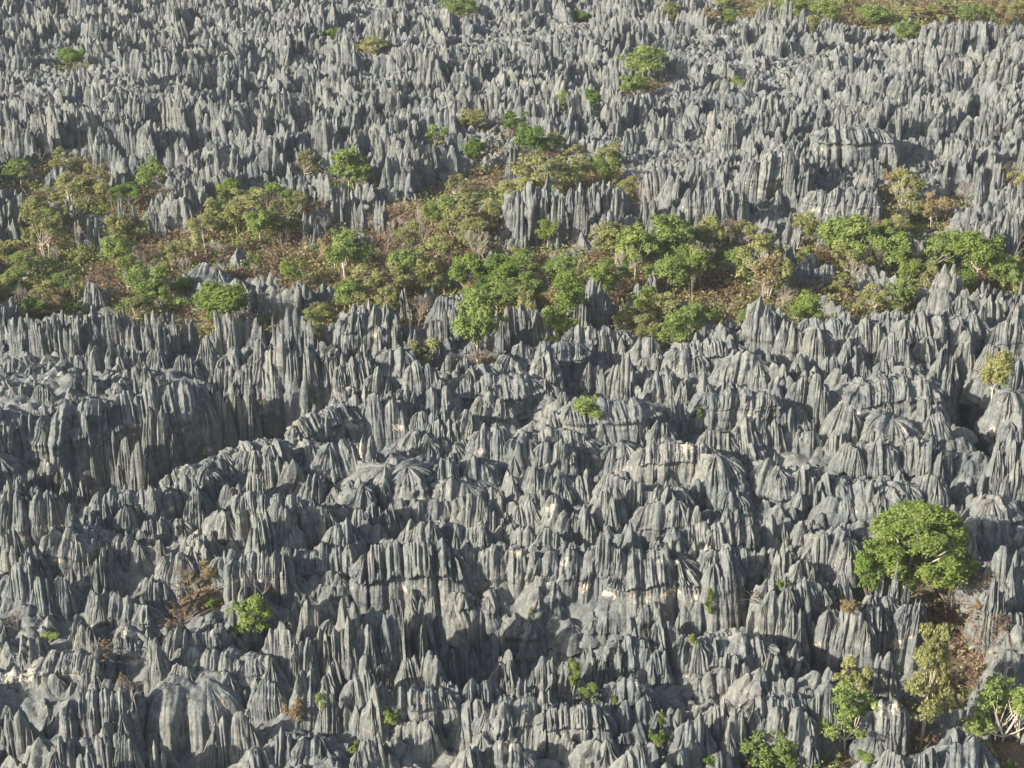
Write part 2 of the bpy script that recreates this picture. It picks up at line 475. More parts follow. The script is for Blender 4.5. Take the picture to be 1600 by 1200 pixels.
# leafless trees and russet scrub
BARE = [tuple(t) for t in [
 (318,366,36,92,'bare_pale'),(419,326,22,66,'bare_pale'),(346,420,26,34,'bare_pale'),(90,402,26,40,'bare_pale'),(36,468,34,44,'bare_grey'),(113,328,18,46,'bare_pale'),
 (662,372,30,64,'bare_pale'),(603,385,46,50,'bare_grey'),(653,484,56,54,'bare_red'),(840,436,40,46,'bare_grey'),(900,400,56,66,'bare_red'),(763,402,46,40,'bare_pale'),
 (1222,466,54,46,'bare_pale'),(1134,478,60,40,'bare_red'),(1290,484,30,52,'bare_red'),(1276,368,22,66,'bare_pale'),(1308,358,30,52,'bare_grey'),(1337,438,20,50,'bare_pale'),
 (1370,466,34,52,'bare_red'),(1512,306,50,44,'bare_grey'),(1588,384,40,60,'bare_grey'),(1110,406,26,56,'bare_pale'),(418,500,36,46,'bare_red'),(1340,484,14,50,'bare_red'),
 (865,214,22,40,'bare_pale'),(860,405,20,30,'bare_pale'),(1000,415,26,30,'bare_pale'),(1085,455,18,60,'bare_pale'),
 (60,300,52,24,'scrub'),(22,385,44,26,'scrub'),(100,420,42,26,'scrub'),(156,420,46,34,'scrub'),(132,388,34,26,'scrub'),(252,384,42,26,'scrub'),(215,366,36,22,'scrub'),
 (397,376,44,26,'scrub'),(432,358,34,22,'scrub'),(510,364,34,30,'scrub'),(497,316,42,28,'scrub'),(380,420,48,28,'scrub'),(620,322,24,16,'scrub'),(612,345,40,18,'scrub'),
 (842,398,46,24,'scrub'),(935,400,50,28,'scrub'),(1293,372,36,40,'scrub'),(1323,464,40,26,'scrub'),(1180,455,44,26,'scrub'),(1250,440,40,26,'scrub'),
 (1120,442,44,26,'scrub'),(1436,386,44,18,'scrub'),(530,430,34,22,'scrub'),(430,395,40,24,'scrub'),(1040,455,30,20,'scrub'),
 (1492,930,92,64,'bare_red'),(1524,1008,92,84,'bare_red'),(1498,1056,76,56,'scrub'),(1430,1160,60,40,'scrub'),(1560,960,40,30,'scrub'),
 (300,915,84,64,'bare_grey'),(1540,962,72,50,'scrub'),(1484,1000,50,52,'bare_red'),(1572,1034,54,60,'bare_red'),(1534,1062,60,46,'scrub'),(1442,1132,50,40,'scrub'),(1474,902,60,40,'bare_grey'),(1544,904,50,36,'scrub'),
 (410,918,46,70,'bare_red'),(282,958,60,36,'scrub'),(28,962,42,52,'bare_red'),(210,1082,46,60,'bare_red'),(163,1014,50,18,'scrub'),(650,1100,38,34,'bare_red'),
 (1183,930,40,12,'scrub'),(365,543,36,14,'scrub'),(437,572,22,12,'scrub'),(190,1060,24,30,'scrub'),
]]
# rock towers: crest x, crest y, width, height of the face seen, style, height of the crest against the plateau (m)
B = []
def rows(style, dz, s):
    for q in s.split(';'):
        v = [float(t) for t in q.split(',')]
        B.append((v[0], v[1], v[2], v[3], 'tent' if style == 'dome' and v[2] < 90 else style, dz if len(v) < 5 else v[4]))
# rear rim of the front massif, left of the valley trees
rows('spire', -1, '20,494,46,42;75,496,40,46;122,492,46,42;170,490,46,42;50,506,30,40;98,512,30,45;148,506,30,40;200,508,28,46;225,506,26,50;246,510,28,52;266,500,24,52;286,495,28,56;350,496,56,42;455,492,56,64;432,508,26,50;484,505,34,46;570,484,54,84;596,512,26,60;545,522,26,44;620,500,24,60;642,512,32,52;535,528,24,40;700,478,36,74;676,506,36,50;725,560,24,20')
rows('tent', -2, '30,560,48,42;72,562,28,40;145,536,26,50;178,538,28,56;210,545,24,36;287,553,36,52;320,530,26,76;365,590,30,44;386,602,20,42;25,602,30,62;65,602,32,38;110,592,20,46;137,582,22,50;12,560,26,40;240,548,30,40;395,560,30,50')
rows('apron', -2, '115,558,46,46;368,552,46,76;175,590,44,44;215,582,42,52;250,588,30,50;415,556,50,76;445,552,40,86,-3;490,551,60,92,-3;532,553,46,86,-3;565,546,26,70;612,556,60,42')
# canyon wall and its buttresses
rows('apron', -2, '10,655,24,80;38,650,30,80;70,640,44,96;112,627,24,115;150,636,30,90;200,626,52,120;240,636,42,140;275,602,54,150;306,612,44,170;330,622,50,150,-4')
rows('tent', -7, '145,672,30,96,-5;172,675,36,84,-5;192,688,30,84,-5;216,702,20,80,-6;230,706,16,84,-6;455,632,20,40,-14;436,664,22,34,-15')
rows('tent', -2, '25,738,30,34;50,730,26,40;72,718,40,54;88,724,26,50;102,742,26,50;125,752,22,40')
# right rim of the canyon
rows('apron', 0, '300,728,56,40;342,716,54,48;382,706,46,46;425,700,40,52;460,682,56,70;500,652,56,76;530,620,48,56;556,602,32,50;586,582,46,44;600,634,66,100;530,692,74,70;572,690,40,60')
rows('tent', 0, '475,651,16,18;290,752,46,60;328,746,38,66;356,752,44,66;395,745,40,60;424,722,44,80;452,720,36,80;484,735,32,50')
# heart of the massif
rows('apron', 0, '660,574,40,52;682,602,60,70;745,572,50,60;768,602,44,66;657,678,52,62;692,656,48,80;772,622,50,60;765,672,56,70;604,742,110,62;556,748,44,66;648,745,40,60;695,722,34,60;750,722,56,62;720,762,84,62;815,590,44,80;860,590,32,70;720,640,44,60;640,610,30,60;796,560,40,50;820,540,34,50;850,562,40,56')
rows('tent', 0, '930,516,50,76;975,522,28,48;1010,526,44,46;930,572,40,66;980,562,28,66;1070,590,28,70;1100,592,50,60;1110,536,36,46;1150,542,50,50;982,600,18,50;972,626,60,66;930,650,40,50;896,662,56,50;942,668,34,50;1055,630,42,72;1034,652,40,60;1130,610,32,60;1152,600,40,60;1125,670,62,60;1166,652,40,50;1190,652,30,50;905,702,26,36;1000,640,36,56;885,610,36,60;870,640,30,60')
rows('apron', 0, '1085,542,60,60;1035,586,44,60;1160,562,70,70;820,686,52,62;862,692,60,62;960,702,64,56;1060,706,96,72;1132,712,60,62;1180,700,44,56,-3;960,578,40,60,-3')
rows('tent', 0, '866,738,62,60;830,737,42,56;915,737,42,60;970,742,62,62;1030,757,60,50;1000,756,60,44;1060,762,50,50;1096,762,50,50')
rows('apron', 0, '1200,476,50,96;1240,500,32,92;1285,510,42,76;1365,512,46,84;1405,530,34,60;1455,524,32,60;1265,600,50,84;1425,572,42,60;1385,696,54,80;1440,692,52,100;1482,700,34,110;1462,742,46,70;1400,652,66,44')
rows('tent', 0, '1320,486,40,60;1330,526,26,64;1356,486,18,46;1386,486,20,46;1402,489,20,44;1430,490,22,56;1458,492,40,60;1490,500,50,56;1520,530,32,50;1556,536,32,50;1582,502,56,70;1530,484,36,50;1486,546,42,54;1590,562,32,60;1225,576,32,66;1250,562,30,50;1300,562,42,60;1345,596,42,60;1380,606,32,60;1436,602,40,60;1472,576,42,70;1325,632,44,56;1494,606,30,60;1456,622,42,66;1478,652,42,66;1205,662,50,90;1262,672,52,70;1236,640,34,50;1310,682,32,54;1336,692,40,44;1390,560,40,50;1345,556,36,50;1475,458,44,50,1;1510,462,34,44,1;1560,466,40,44,1;1595,470,36,50,1')
# right of the slit
rows('apron', 0, '1576,612,56,56;1580,692,56,120;1596,652,34,66;1565,782,62,52;1590,730,30,70')
rows('tent', 0, '1562,642,22,56;1545,816,84,60;1526,852,26,80;1580,872,62,90;1560,906,32,34;1592,952,50,66')
# left front
rows('apron', 0, '20,767,56,96;58,768,42,96;92,826,58,60;222,838,62,92;205,986,50,46;190,836,34,60;275,866,50,70;312,866,42,60;362,872,54,70')
rows('tent', 0, '110,790,22,56;168,782,22,30;196,768,38,60;190,792,32,50;236,766,42,70;256,796,42,56;342,800,62,62;130,836,56,80;140,802,32,40;116,852,42,80;42,862,42,70;166,850,22,80;150,868,26,70;310,836,32,40;30,892,50,60;62,912,36,50;92,902,32,60;195,936,80,60;152,922,32,50;120,962,22,40;130,972,38,46;370,942,42,60;346,972,42,56;270,982,32,40;292,987,24,50;322,987,50,50;10,830,30,50;390,905,34,60;240,905,30,40;300,778,30,50')
# the wall behind the trough
rows('apron', 0, '456,862,40,90;1062,882,46,90,-3;1142,872,52,96;1176,876,40,80,-2')
rows('tent', 0, '430,792,52,60;408,806,30,60;470,782,32,50;492,792,56,76;532,816,48,60;586,792,32,50;606,792,32,50;640,792,56,60;700,772,60,72;742,776,40,60;662,822,50,60;692,816,42,60;745,822,42,44;560,800,34,56;770,800,40,50;800,800,40,50;460,936,60,60;482,946,40,60;546,956,42,56;620,946,28,50;656,961,30,46;750,956,32,40,-2;672,942,40,50;440,992,60,60;530,986,50,60;562,982,42,66;1092,936,32,76;985,962,40,70;1044,972,54,60;886,850,40,34;500,985,36,50;470,1000,36,50')
rows('tent', 0, '826,792,48,60;955,767,44,60;860,836,52,50;822,832,42,44;912,850,40,34;950,840,50,44;985,822,42,50;1045,832,74,52;1130,822,52,60;1172,826,50,50;870,770,50,44;1216,808,56,50;1256,818,42,44;1260,866,52,70;1322,902,32,60;1228,850,40,50;1192,850,40,40;1286,840,40,40;908,790,40,50;1085,800,36,44')
rows('dome', 0, '1040,790,84,56;1150,800,66,50;872,790,54,60')
rows('apron', 0, '1216,732,66,72;1262,737,42,100;1290,752,28,90;1345,756,64,100;1405,772,72,70;1456,742,50,70;1150,768,46,56;1304,838,66,50;1228,922,58,84;1262,916,50,92;1332,966,62,72;1296,950,34,60')
rows('spire', 0, '1381,898,24,64;1401,892,20,64;1421,906,22,54;1436,922,22,60')
rows('apron', 0, '1386,936,58,90;1426,942,40,80')
# bottom left
rows('tent', 0, '40,997,52,50;82,1032,56,60;140,1022,34,50;112,1060,42,70;142,1092,42,66;280,1042,50,46;342,1050,52,52;402,1036,52,52;374,1030,30,44;152,1152,50,50;62,1166,72,56;192,1152,42,50;482,1152,72,66;512,1092,32,70;100,1150,40,56;240,1160,40,50;420,1060,40,50;440,1140,40,60;130,1185,50,40;240,1010,40,40')
rows('dome', -1, '22,1064,92,110;288,1082,150,110;396,1082,56,70;20,1130,60,70;360,1130,70,70')
# bottom middle
rows('tent', 0, '562,1050,52,60;590,1070,42,50;640,1026,34,60;672,1032,50,70;546,1110,52,66;652,1132,84,80;790,1024,38,48,-1;750,1072,60,60;820,1062,38,56;702,1062,34,90;740,1102,60,76;782,1112,50,66;842,1122,42,66;890,1032,40,60;932,1022,42,60;962,1016,42,70;1002,1012,50,70;1028,1014,34,66;902,1122,50,56;882,1152,60,56;942,1152,60,56;580,1170,60,50;740,1165,40,50;990,1165,50,50;520,1045,36,50;600,1040,30,44,-2;480,1050,44,50;850,1090,34,50')
rows('apron', 0, '980,1076,66,64;795,1166,66,60')
rows('dome', -1, '852,1042,52,70;932,1086,46,70;1042,1102,54,70;710,1010,70,50,-5;630,1000,60,50,-5;760,1000,60,40,-6')
# bottom right
rows('apron', 0, '1086,1002,50,92;1112,1012,42,92;1146,1022,42,84;1182,1012,50,76;1212,1022,34,76;1232,1106,84,56;1392,1106,62,74')
rows('tent', 0, '1152,1122,42,70;1192,1112,40,60;1262,1152,38,60;1386,1036,52,84;1600,1022,72,90;1130,1090,36,50;1250,1010,36,60,-2')
rows('dome', 0, '1086,1122,54,60;1290,1086,42,50;1500,1136,42,40;1512,1166,84,60;1402,1172,42,40;1450,1178,40,40')
# outcrops inside the wooded valley and the sharp front of the far plateau
rows('spire', 0, '140,352,50,96,-4;118,345,26,80,-4;160,372,28,70,-5;186,316,18,50,-4;208,320,16,46,-4;238,330,14,46,-4;250,345,12,30,-5;15,340,24,60,-3;478,332,30,66,-3;492,352,24,50,-4;560,310,34,80,-2;540,300,28,70,-2;590,320,26,60,-3;800,240,30,60,-3;820,248,18,46,-4;812,306,30,110,2;842,296,30,110,2;872,300,30,100,2;905,306,26,90,1;935,290,34,100,1.5;962,298,26,90,1;1172,232,26,120,2;1200,240,22,120,2;1238,246,24,110,2;1262,270,24,90,1;1560,250,60,80,1;1500,230,50,70,0;1240,330,30,60,-1;1160,280,30,110,0;1100,330,34,60,-1;1060,320,40,60,-1;1020,315,40,60,-1;1320,300,50,80,0;1350,330,40,60,-1;1300,330,40,60,-1;1420,370,40,60,-2;1550,350,50,60,-1;1590,340,40,60,-1;1500,360,40,50,-2;1240,375,30,50,-2;1270,400,50,60,-3')
rows('tent', 0, '930,446,40,50,-1;700,460,44,56,-2;820,472,50,80,-2;795,490,36,70,-2;850,480,34,60,-2;1018,424,18,50,-3;1000,450,26,40,-3;1262,414,40,34,-4;1296,412,28,40,-4;630,455,14,46,-3;560,475,30,30,-3;320,420,60,36,-4;360,440,60,34,-4;400,450,46,36,-5;280,430,40,30,-4;720,470,30,60,-2;440,462,40,40,-5;510,448,36,40,-5;240,412,22,20,-4;140,440,26,24,-4;770,395,20,26,-6;1370,420,50,24,-5;905,455,26,46,-1')

# long continuous walls: crest x, crest y, length, face height (pixels), height of the crest (m), turn of the crest line (degrees)
TURN = {}
def wall(px, py, w, h, dz=0.0, turn=0.0):
    TURN[len(B)] = turn
    B.append((float(px), float(py), float(w), float(h), 'wall', dz))
for q in ((105, 642, 150, 130, -1.5, 6), (245, 610, 150, 175, 0, 12), (372, 588, 110, 150, -2, -12), (470, 562, 150, 150, -2, 4), (556, 566, 70, 120, -2, 15),
          (305, 738, 110, 60, -1, 22), (400, 704, 110, 60, 0, 28), (500, 655, 120, 70, 0, 35), (590, 640, 120, 105, 0, 0), (640, 745, 160, 70, 0, 0), (30, 772, 110, 100, -1, 0),
          (515, 866, 120, 100, 0, 0), (640, 868, 170, 104, 0, 3), (780, 876, 180, 120, 0, -3), (905, 876, 170, 126, 0, 2), (1030, 874, 150, 130, 0, -4), (1160, 872, 110, 90, -1, 0),
          (845, 300, 104, 128, 1.5, 0), (932, 296, 90, 104, 1, 10), (1215, 244, 110, 116, 2, 0), (1345, 206, 120, 50, 1, 0), (1320, 300, 110, 80, 0, -8), (1120, 300, 90, 70, 0, 0), (240, 830, 110, 80, 0, 10), (120, 836, 100, 80, 0, 0),
          (1250, 918, 120, 90, 0, 0), (1130, 1015, 170, 90, 0, 0), (1000, 1014, 90, 70, 0, 0), (1060, 712, 130, 70, 0, 0), (880, 690, 130, 60, 0, 0), (1380, 775, 150, 80, 0, -4),
          (1230, 738, 110, 90, 0, 0), (560, 985, 130, 60, 0, -12), (400, 880, 90, 70, 0, 0), (720, 760, 120, 70, 0, 5), (690, 655, 90, 80, 0, 0), (1120, 838, 130, 50, 0, 0),
          (1458, 700, 84, 110, 0, 0), (1590, 700, 76, 130, 0, 0), (570, 490, 90, 90, -1, 0), (940, 520, 110, 80, 0, 0), (1110, 545, 120, 66, 0, 6), (1330, 515, 130, 70, 0, 0), (1500, 510, 150, 70, 0, 6),
          (780, 600, 140, 66, 0, 0), (960, 640, 150, 66, 0, 6), (1150, 620, 130, 66, 0, 0), (1400, 612, 150, 66, 0, -4), (860, 545, 110, 66, 0, 0), (340, 1045, 150, 50, 0, -8), (100, 1040, 120, 60, 0, 0),
          (660, 1090, 110, 70, 0, 0), (800, 1110, 130, 70, 0, 0), (900, 1120, 110, 60, 0, 0), (1230, 1105, 120, 60, 0, 0), (1350, 965, 90, 80, 0, 0), (150, 1100, 110, 70, 0, 10), (420, 790, 110, 60, 0, 0), (200, 780, 120, 60, 0, 8)):
    wall(*q)

# keep the narrow vertical slit on the right open
for i, b in enumerate(B):
    if 588 < b[1] < 765 and 1400 < b[0] < 1640:
        half = b[2] * (0.60 if b[4] == 'wall' else 0.72) + 4
        nx_px = min(b[0], 1505 - half) if b[0] < 1527 else max(b[0], 1549 + half)
        B[i] = (nx_px,) + tuple(b[1:])

# ------------------------------------------------------------------ the lie of the land
PITS = []
for (px, py, w, h, style, dz) in B:
    if h > 72 and style != 'spire' and not (style == 'wall' and py < 480):
        bx, by, _, bk = at_z(px, py, dz)
        PITS.append((bx, by - w * bk / F * 0.55 - 1.0, max(2.6, w * bk / F * 0.75), dz - h * bk / F / 0.86))

def smooth_floor(x, y):
    x = np.asarray(x, float); y = np.asarray(y, float)
    back = sstep(200, 222, y)
    h = -5.2 - 3.6 * back + 1.1 * fbm(x / 40.0, y / 40.0, 2.2, 3)
    lowest = h
    for (cx, cy, r, zf) in PITS:
        g = np.exp(-(((x - cx) ** 2 + (y - cy) ** 2) / r ** 2) ** 1.5)
        lowest = np.minimum(lowest, h + (min(zf, -5.5) - h) * g)
    h = lowest
    # deep canyon on the left of the front massif
    for (px, py, r, d) in ((530, 592, 5, 12), (470, 620, 8, 17), (420, 655, 9, 18), (360, 690, 9, 17), (290, 722, 8, 15), (210, 745, 8, 13), (130, 750, 7, 10), (40, 850, 6, 6)):
        cx, cy, _, _ = at_z(px, py, -9)
        h = np.minimum(h, -5.5 + (-1.0 * d - 1.5) * np.exp(-(((x - cx) ** 2 + (y - cy) ** 2) / r ** 2) ** 1.5))
    # trough in front of the big wall, slit on the right
    for (px, py, rx, ry, d) in ((820, 1020, 22, 6, 2.5), (640, 1020, 10, 6, 3), (1528, 690, 2.9, 21, 15), (560, 1030, 8, 5, 4), (1300, 1040, 9, 7, 4), (1455, 1040, 8, 12, 3)):
        cx, cy, _, _ = at_z(px, py, -8)
        h = h - d * np.exp(-(((x - cx) / rx) ** 2 + ((y - cy) / ry) ** 2) ** 1.5)
    return np.maximum(h, -23.0)

VEG = []
def place_plants():
    """ground position and size of each plant from where its crown shows"""
    out = []
    for t in TREES + BARE:
        px, py, w, h, kind = t
        d = ray(px, py)
        low = kind == 'scrub' or (w < 30 and h < 22) or h < 0.45 * w and kind not in ('lime',) and py > 480
        z, k = -5.0, 200.0
        for _ in range(12):
            k = (z - CAM_H) / d[2]
            x, y = d[0] * k, d[1] * k
            hm = h * k / F / 0.94
            g = float(smooth_floor(x, y))
            if py > 560 and (px > 1200 or px < 560 or w < 60):
                g = max(g, -7.0)
            clear = hm * (0.10 if low else (0.45 if not kind.startswith('bare') else 0.0))
            z = g + clear + hm / 2
        out.append(dict(px=px, py=py, w=w * k / F, h=hm, kind=kind, x=x, y=y, g=g, clear=clear, k=k, pw=w, ph=h, low=low))
    return out
rc = random.Random(404)
COMP = []
for t in TREES:
    if 225 < t[1] < 500 and t[2] > 24 and not (t[0] > 600 and t[1] < 260):
        for _ in range(1 if rc.random() < 0.8 else 2):
            kd = rc.choice(['olive', 'olive', 'green', 'straw', 'lime', 'scrub', 'scrub', 'bare_grey', 'bare_pale', 'bare_red'])
            w_ = t[2] * rc.uniform(0.55, 0.9)
            COMP.append((round(t[0] + rc.uniform(-34, 34)), round(t[1] + rc.uniform(-14, 22)), w_, w_ * (rc.uniform(0.7, 1.0) if kd[:4] != 'bare' else 1.4), kd))
for _ in range(34):
    COMP.append((rc.randint(20, 1580), rc.randint(330, 470), rc.randint(14, 26), rc.randint(42, 70), rc.choice(['bare_pale', 'bare_pale', 'bare_grey'])))
TREES = TREES + [q for q in COMP if not (770 < q[0] < 985 and 285 < q[1] < 400)]
for px_ in range(1060, 1600, 42):
    TREES.append((px_ + rc.randint(-10, 10), rc.randint(14, 42), rc.randint(26, 42), rc.randint(16, 24), rc.choice(['olive', 'straw', 'scrub', 'green', 'olive'])))
PLANTS = place_plants()
for p in PLANTS:
    if p['py'] < 580 or p['pw'] > 60:
        VEG.append((p['x'], p['y'], max(2.2, 0.62 * p['w'] + (1.8 if 200 < p['py'] < 520 else 0.6))))
for (px, py, r) in ((560, 360, 7), (620, 330, 6), (700, 300, 6), (750, 290, 5), (450, 380, 7), (500, 420, 8), (300, 400, 7), (250, 370, 6), (160, 400, 6), (120, 360, 5),
                    (860, 420, 6), (920, 420, 6), (1130, 450, 7), (1180, 470, 7), (1240, 460, 6), (1300, 460, 5), (1440, 440, 6), (1530, 10, 20), (1400, 0, 20), (1280, -5, 18), (1160, -10, 16), (1600, 0, 20), (1190, 24, 12), (1270, 26, 14), (1350, 28, 15), (1430, 30, 15), (1510, 32, 16), (1600, 34, 18),
                    (780, 270, 4), (770, 240, 3), (905, 278, 5), (955, 272, 4), (995, 330, 4), (765, 305, 4), (1500, 1000, 5), (1450, 1120, 4)):
    x, y, _, _ = at_z(px, py, -8)
    VEG.append((x, y, r))
VEG = np.array(VEG)

def veg_mask(x, y):
    x = np.asarray(x, float); y = np.asarray(y, float)
    m = np.zeros(np.broadcast(x, y).shape)
    for vx, vy, vr in VEG:
        d2 = ((x - vx) ** 2 + (y - vy) ** 2) / (vr * vr)
        m = np.maximum(m, np.exp(-(d2 ** 1.6) * 0.7))
    return m

# ground sheet: rows spaced wider with distance, from under the camera out to the horizon
ys = np.concatenate([np.linspace(-60, 100, 22)[:-1], 100 * np.exp(np.linspace(0, math.log(4.7), 540))[:-1], 470 * np.exp(np.linspace(0, math.log(12), 40))])
us = np.linspace(-1, 1, 481)
GX = us[None, :] * (60 + 0.36 * np.clip(ys, 0, 480) + 1.6 * np.clip(ys - 480, 0, None) + 0.0)[:, None]
GY = np.broadcast_to(ys[:, None], GX.shape)
vm = veg_mask(GX, GY)
fl = smooth_floor(GX, GY)
rough = (1 - vm)
rid = 1 - np.abs(fbm(GX / 3.2, GY / 3.6, 5.5, 4)) * 2.2
GZ = fl + rough * (1.3 * rid + 1.0 * fbm(GX / 1.3, GY / 1.3, 1.0, 2) + 0.5 * np.abs(vnoise(GX / 0.7, GY / 2.2, 4.0))) + 0.30 * fbm(GX / 2.0, GY / 2.0, 9.0, 3)
ny_, nx_ = GX.shape
gi = np.arange(ny_ - 1)[:, None] * nx_ + np.arange(nx_ - 1)[None, :]
GF = np.stack([gi, gi + 1, gi + nx_ + 1, gi + nx_], -1).reshape(-1, 4)
ground = link('ground', mesh_from('ground', np.stack([GX, GY, GZ], -1).reshape(-1, 3), GF, M_GROUND, True, {'soil': vm.ravel()}))
tag(ground, 'rough grey limestone ground with brown soil in the wooded valley', kind='structure')

def ground_z(x, y):
    return float(smooth_floor(x, y)) + 0.2

# ------------------------------------------------------------------ rock library (shared by the copies)
def lib(n, style, base_seed, Lx, Wy, H, nu, nt, **kw):
    r = []
    for i in range(n):
        rg = random.Random(base_seed + i)
        l, w = Lx * rg.uniform(0.85, 1.3), Wy * rg.uniform(0.85, 1.1)
        V, Fq, fr = rock(base_seed + i, l, w, H, nu, nt, style, **kw)
        r.append((mesh_from('rock_' + style, V, Fq, M_ROCK, True, {'fresh': fr}), l, w, H, V, Fq, fr))
    return r
LIB = {
    'wall': lib(9, 'apron', 50, 12.5, 5.6, 11.0, 340, 40, rib=0.42, rib_amp=0.24, cap_h=0.30, lobes=0.34, peak=2.6, cd=0.30),
    'apron': lib(16, 'apron', 100, 7.2, 5.0, 9.0, 200, 34, rib=0.44, rib_amp=0.22, cap_h=0.42, lobes=0.30, peak=2.2, cd=0.34),
    'tent': lib(18, 'tent', 200, 6.4, 4.0, 6.5, 170, 26, rib=0.42, rib_amp=0.22, lobes=0.32, peak=1.9, cd=0.28),
    'dome': lib(4, 'dome', 300, 9.0, 7.0, 7.0, 220, 30, rib=0.36, rib_amp=0.26, lobes=0.34, peak=2.2, cd=0.3),
    'spire': lib(12, 'spire', 400, 4.4, 2.2, 8.0, 96, 20, rib=0.48, rib_amp=0.20, lobes=0.34, peak=1.4, cd=0.38),
}
SMALL = lib(16, 'tent', 500, 3.4, 2.0, 3.4, 92, 16, rib=0.36, rib_amp=0.16, lobes=0.34, peak=1.2, cd=0.34)
FINS = lib(30, 'spire', 600, 5.4, 2.1, 8.0, 100, 13, rib=0.62, rib_amp=0.22, lobes=0.36, peak=1.5, cd=0.36)
LOW = lib(18, 'tent', 700, 4.8, 2.7, 6.5, 104, 15, rib=0.44, rib_amp=0.2, lobes=0.36, peak=1.5, cd=0.32)

# ------------------------------------------------------------------ labels
def region(px, py):
    if py > 1000:
        if px < 250: return 'by the smooth dome at bottom left'
        if px < 520: return 'beside the broad smooth dome at the bottom'
        if px < 860: return 'in front of the long shaded trough'
        if px < 1250: return 'in the rows right of the trough'
        return 'around the airy bottom-right tree'
    if py > 850:
        if px < 420: return 'by the left foreground shrubs'
        if px < 800: return 'in the big wall\'s left part'
        if px < 1200: return 'in the big wall\'s right part'
        return 'below the big round tree'
    if py > 730:
        if px < 300: return 'in front of the canyon mouth'
        if px < 600: return 'between the canyon and the big wall'
        if px < 900: return 'just above the big fluted wall'
        if px < 1250: return 'among small domes above the big wall'
        return 'behind the big round tree'
    if py > 580:
        if px < 250: return 'in the wall left of the canyon'
        if px < 480: return 'down in the shaded canyon'
        if px < 640: return 'on the canyon\'s right rim'
        if px < 860: return 'right of the canyon'
        if px < 1050: return 'around the massif\'s low green bush'
        if px < 1300: return 'in the massif\'s pale middle rows'
        if px < 1520: return 'left of the dark vertical slit'
        return 'right of the dark vertical slit'
    if py > 480:
        if px < 400: return 'on the rear left rim'
        if px < 700: return 'on the rear rim behind the canyon'
        if px < 1060: return 'on the rim below mid-valley trees'
        if px < 1320: return 'on the rim by the tall pointed tower'
        return 'on the rear right rim of the massif'
    if py > 220:
        if px < 160: return 'at the left end of the wooded valley'
        if px < 300: return 'in the left valley near the isolated spires'
        if px < 470: return 'by the tall pale bare trunks'
        if px < 600: return 'near the valley\'s castle-like outcrop'
        if px < 760: return 'on the open slope of the middle valley'
        if px < 930: return 'around the jagged block in mid valley'
        if px < 1090: return 'in the dense grove right of mid valley'
        if px < 1280: return 'in the hollow below the cliffs'
        if px < 1450: return 'in the right valley under the cliffs'
        return 'at the right end of the wooded valley'
    if py < 60 and px > 980: return 'in the far right dry woodland'
    if px < 400: return 'on the far left spire field'
    if px < 780: return 'on the far middle spire field'
    if px < 1060: return 'in the tree-lined cleft of the far plateau'
    return 'on the far right spire field'

ORD = ['', 'leftmost', 'second from left', 'third from left', 'fourth from left', 'fifth from left', 'sixth from left', 'seventh from left', 'eighth from left', 'ninth from left', 'tenth from left']
def unique_labels(items, limit=11):
    """items: (object, label, px). Colliding labels get their place in the row, larger crowds share a group's label"""
    by = {}
    for it in items:
        by.setdefault(it[1], []).append(it)
    for lab, its in by.items():
        its.sort(key=lambda q: q[2])
        n = len(its)
        for k, (o, _, px) in enumerate(its):
            if n == 1:
                o['label'] = lab
            elif n <= limit:
                if n == 2: w = ['left one', 'right one'][k]
                elif n == 3: w = ['leftmost', 'middle one', 'rightmost'][k]
                elif k == n - 1: w = 'rightmost'
                else: w = ORD[k + 1]
                full = lab + ', ' + w
                o['label'] = full if len(full.replace('-', ' ').split()) <= 16 else full.replace('limestone ', '').replace('fluted ', '')
            else:
                o['label'] = lab

# ------------------------------------------------------------------ rock towers of the massif
def tower_desc(style, w, hpx, py):
    if style == 'wall': return ('high ' if hpx > 95 else 'low ' if hpx < 65 else '') + 'long fluted limestone wall'
    size = 'broad' if w > 58 else ('narrow' if w < 31 else 'stout')
    if style == 'dome': return size.replace('stout', 'small') + ' rilled limestone dome'
    if style == 'apron':
        return ('high ' if hpx > 95 else '') + size + ' tiered limestone tower'
    if style == 'tent':
        return ('tall ' if hpx > 64 else 'low ' if hpx < 46 else '') + size + ' fluted limestone peak'
    return size + ' cluster of sharp grey limestone spires'

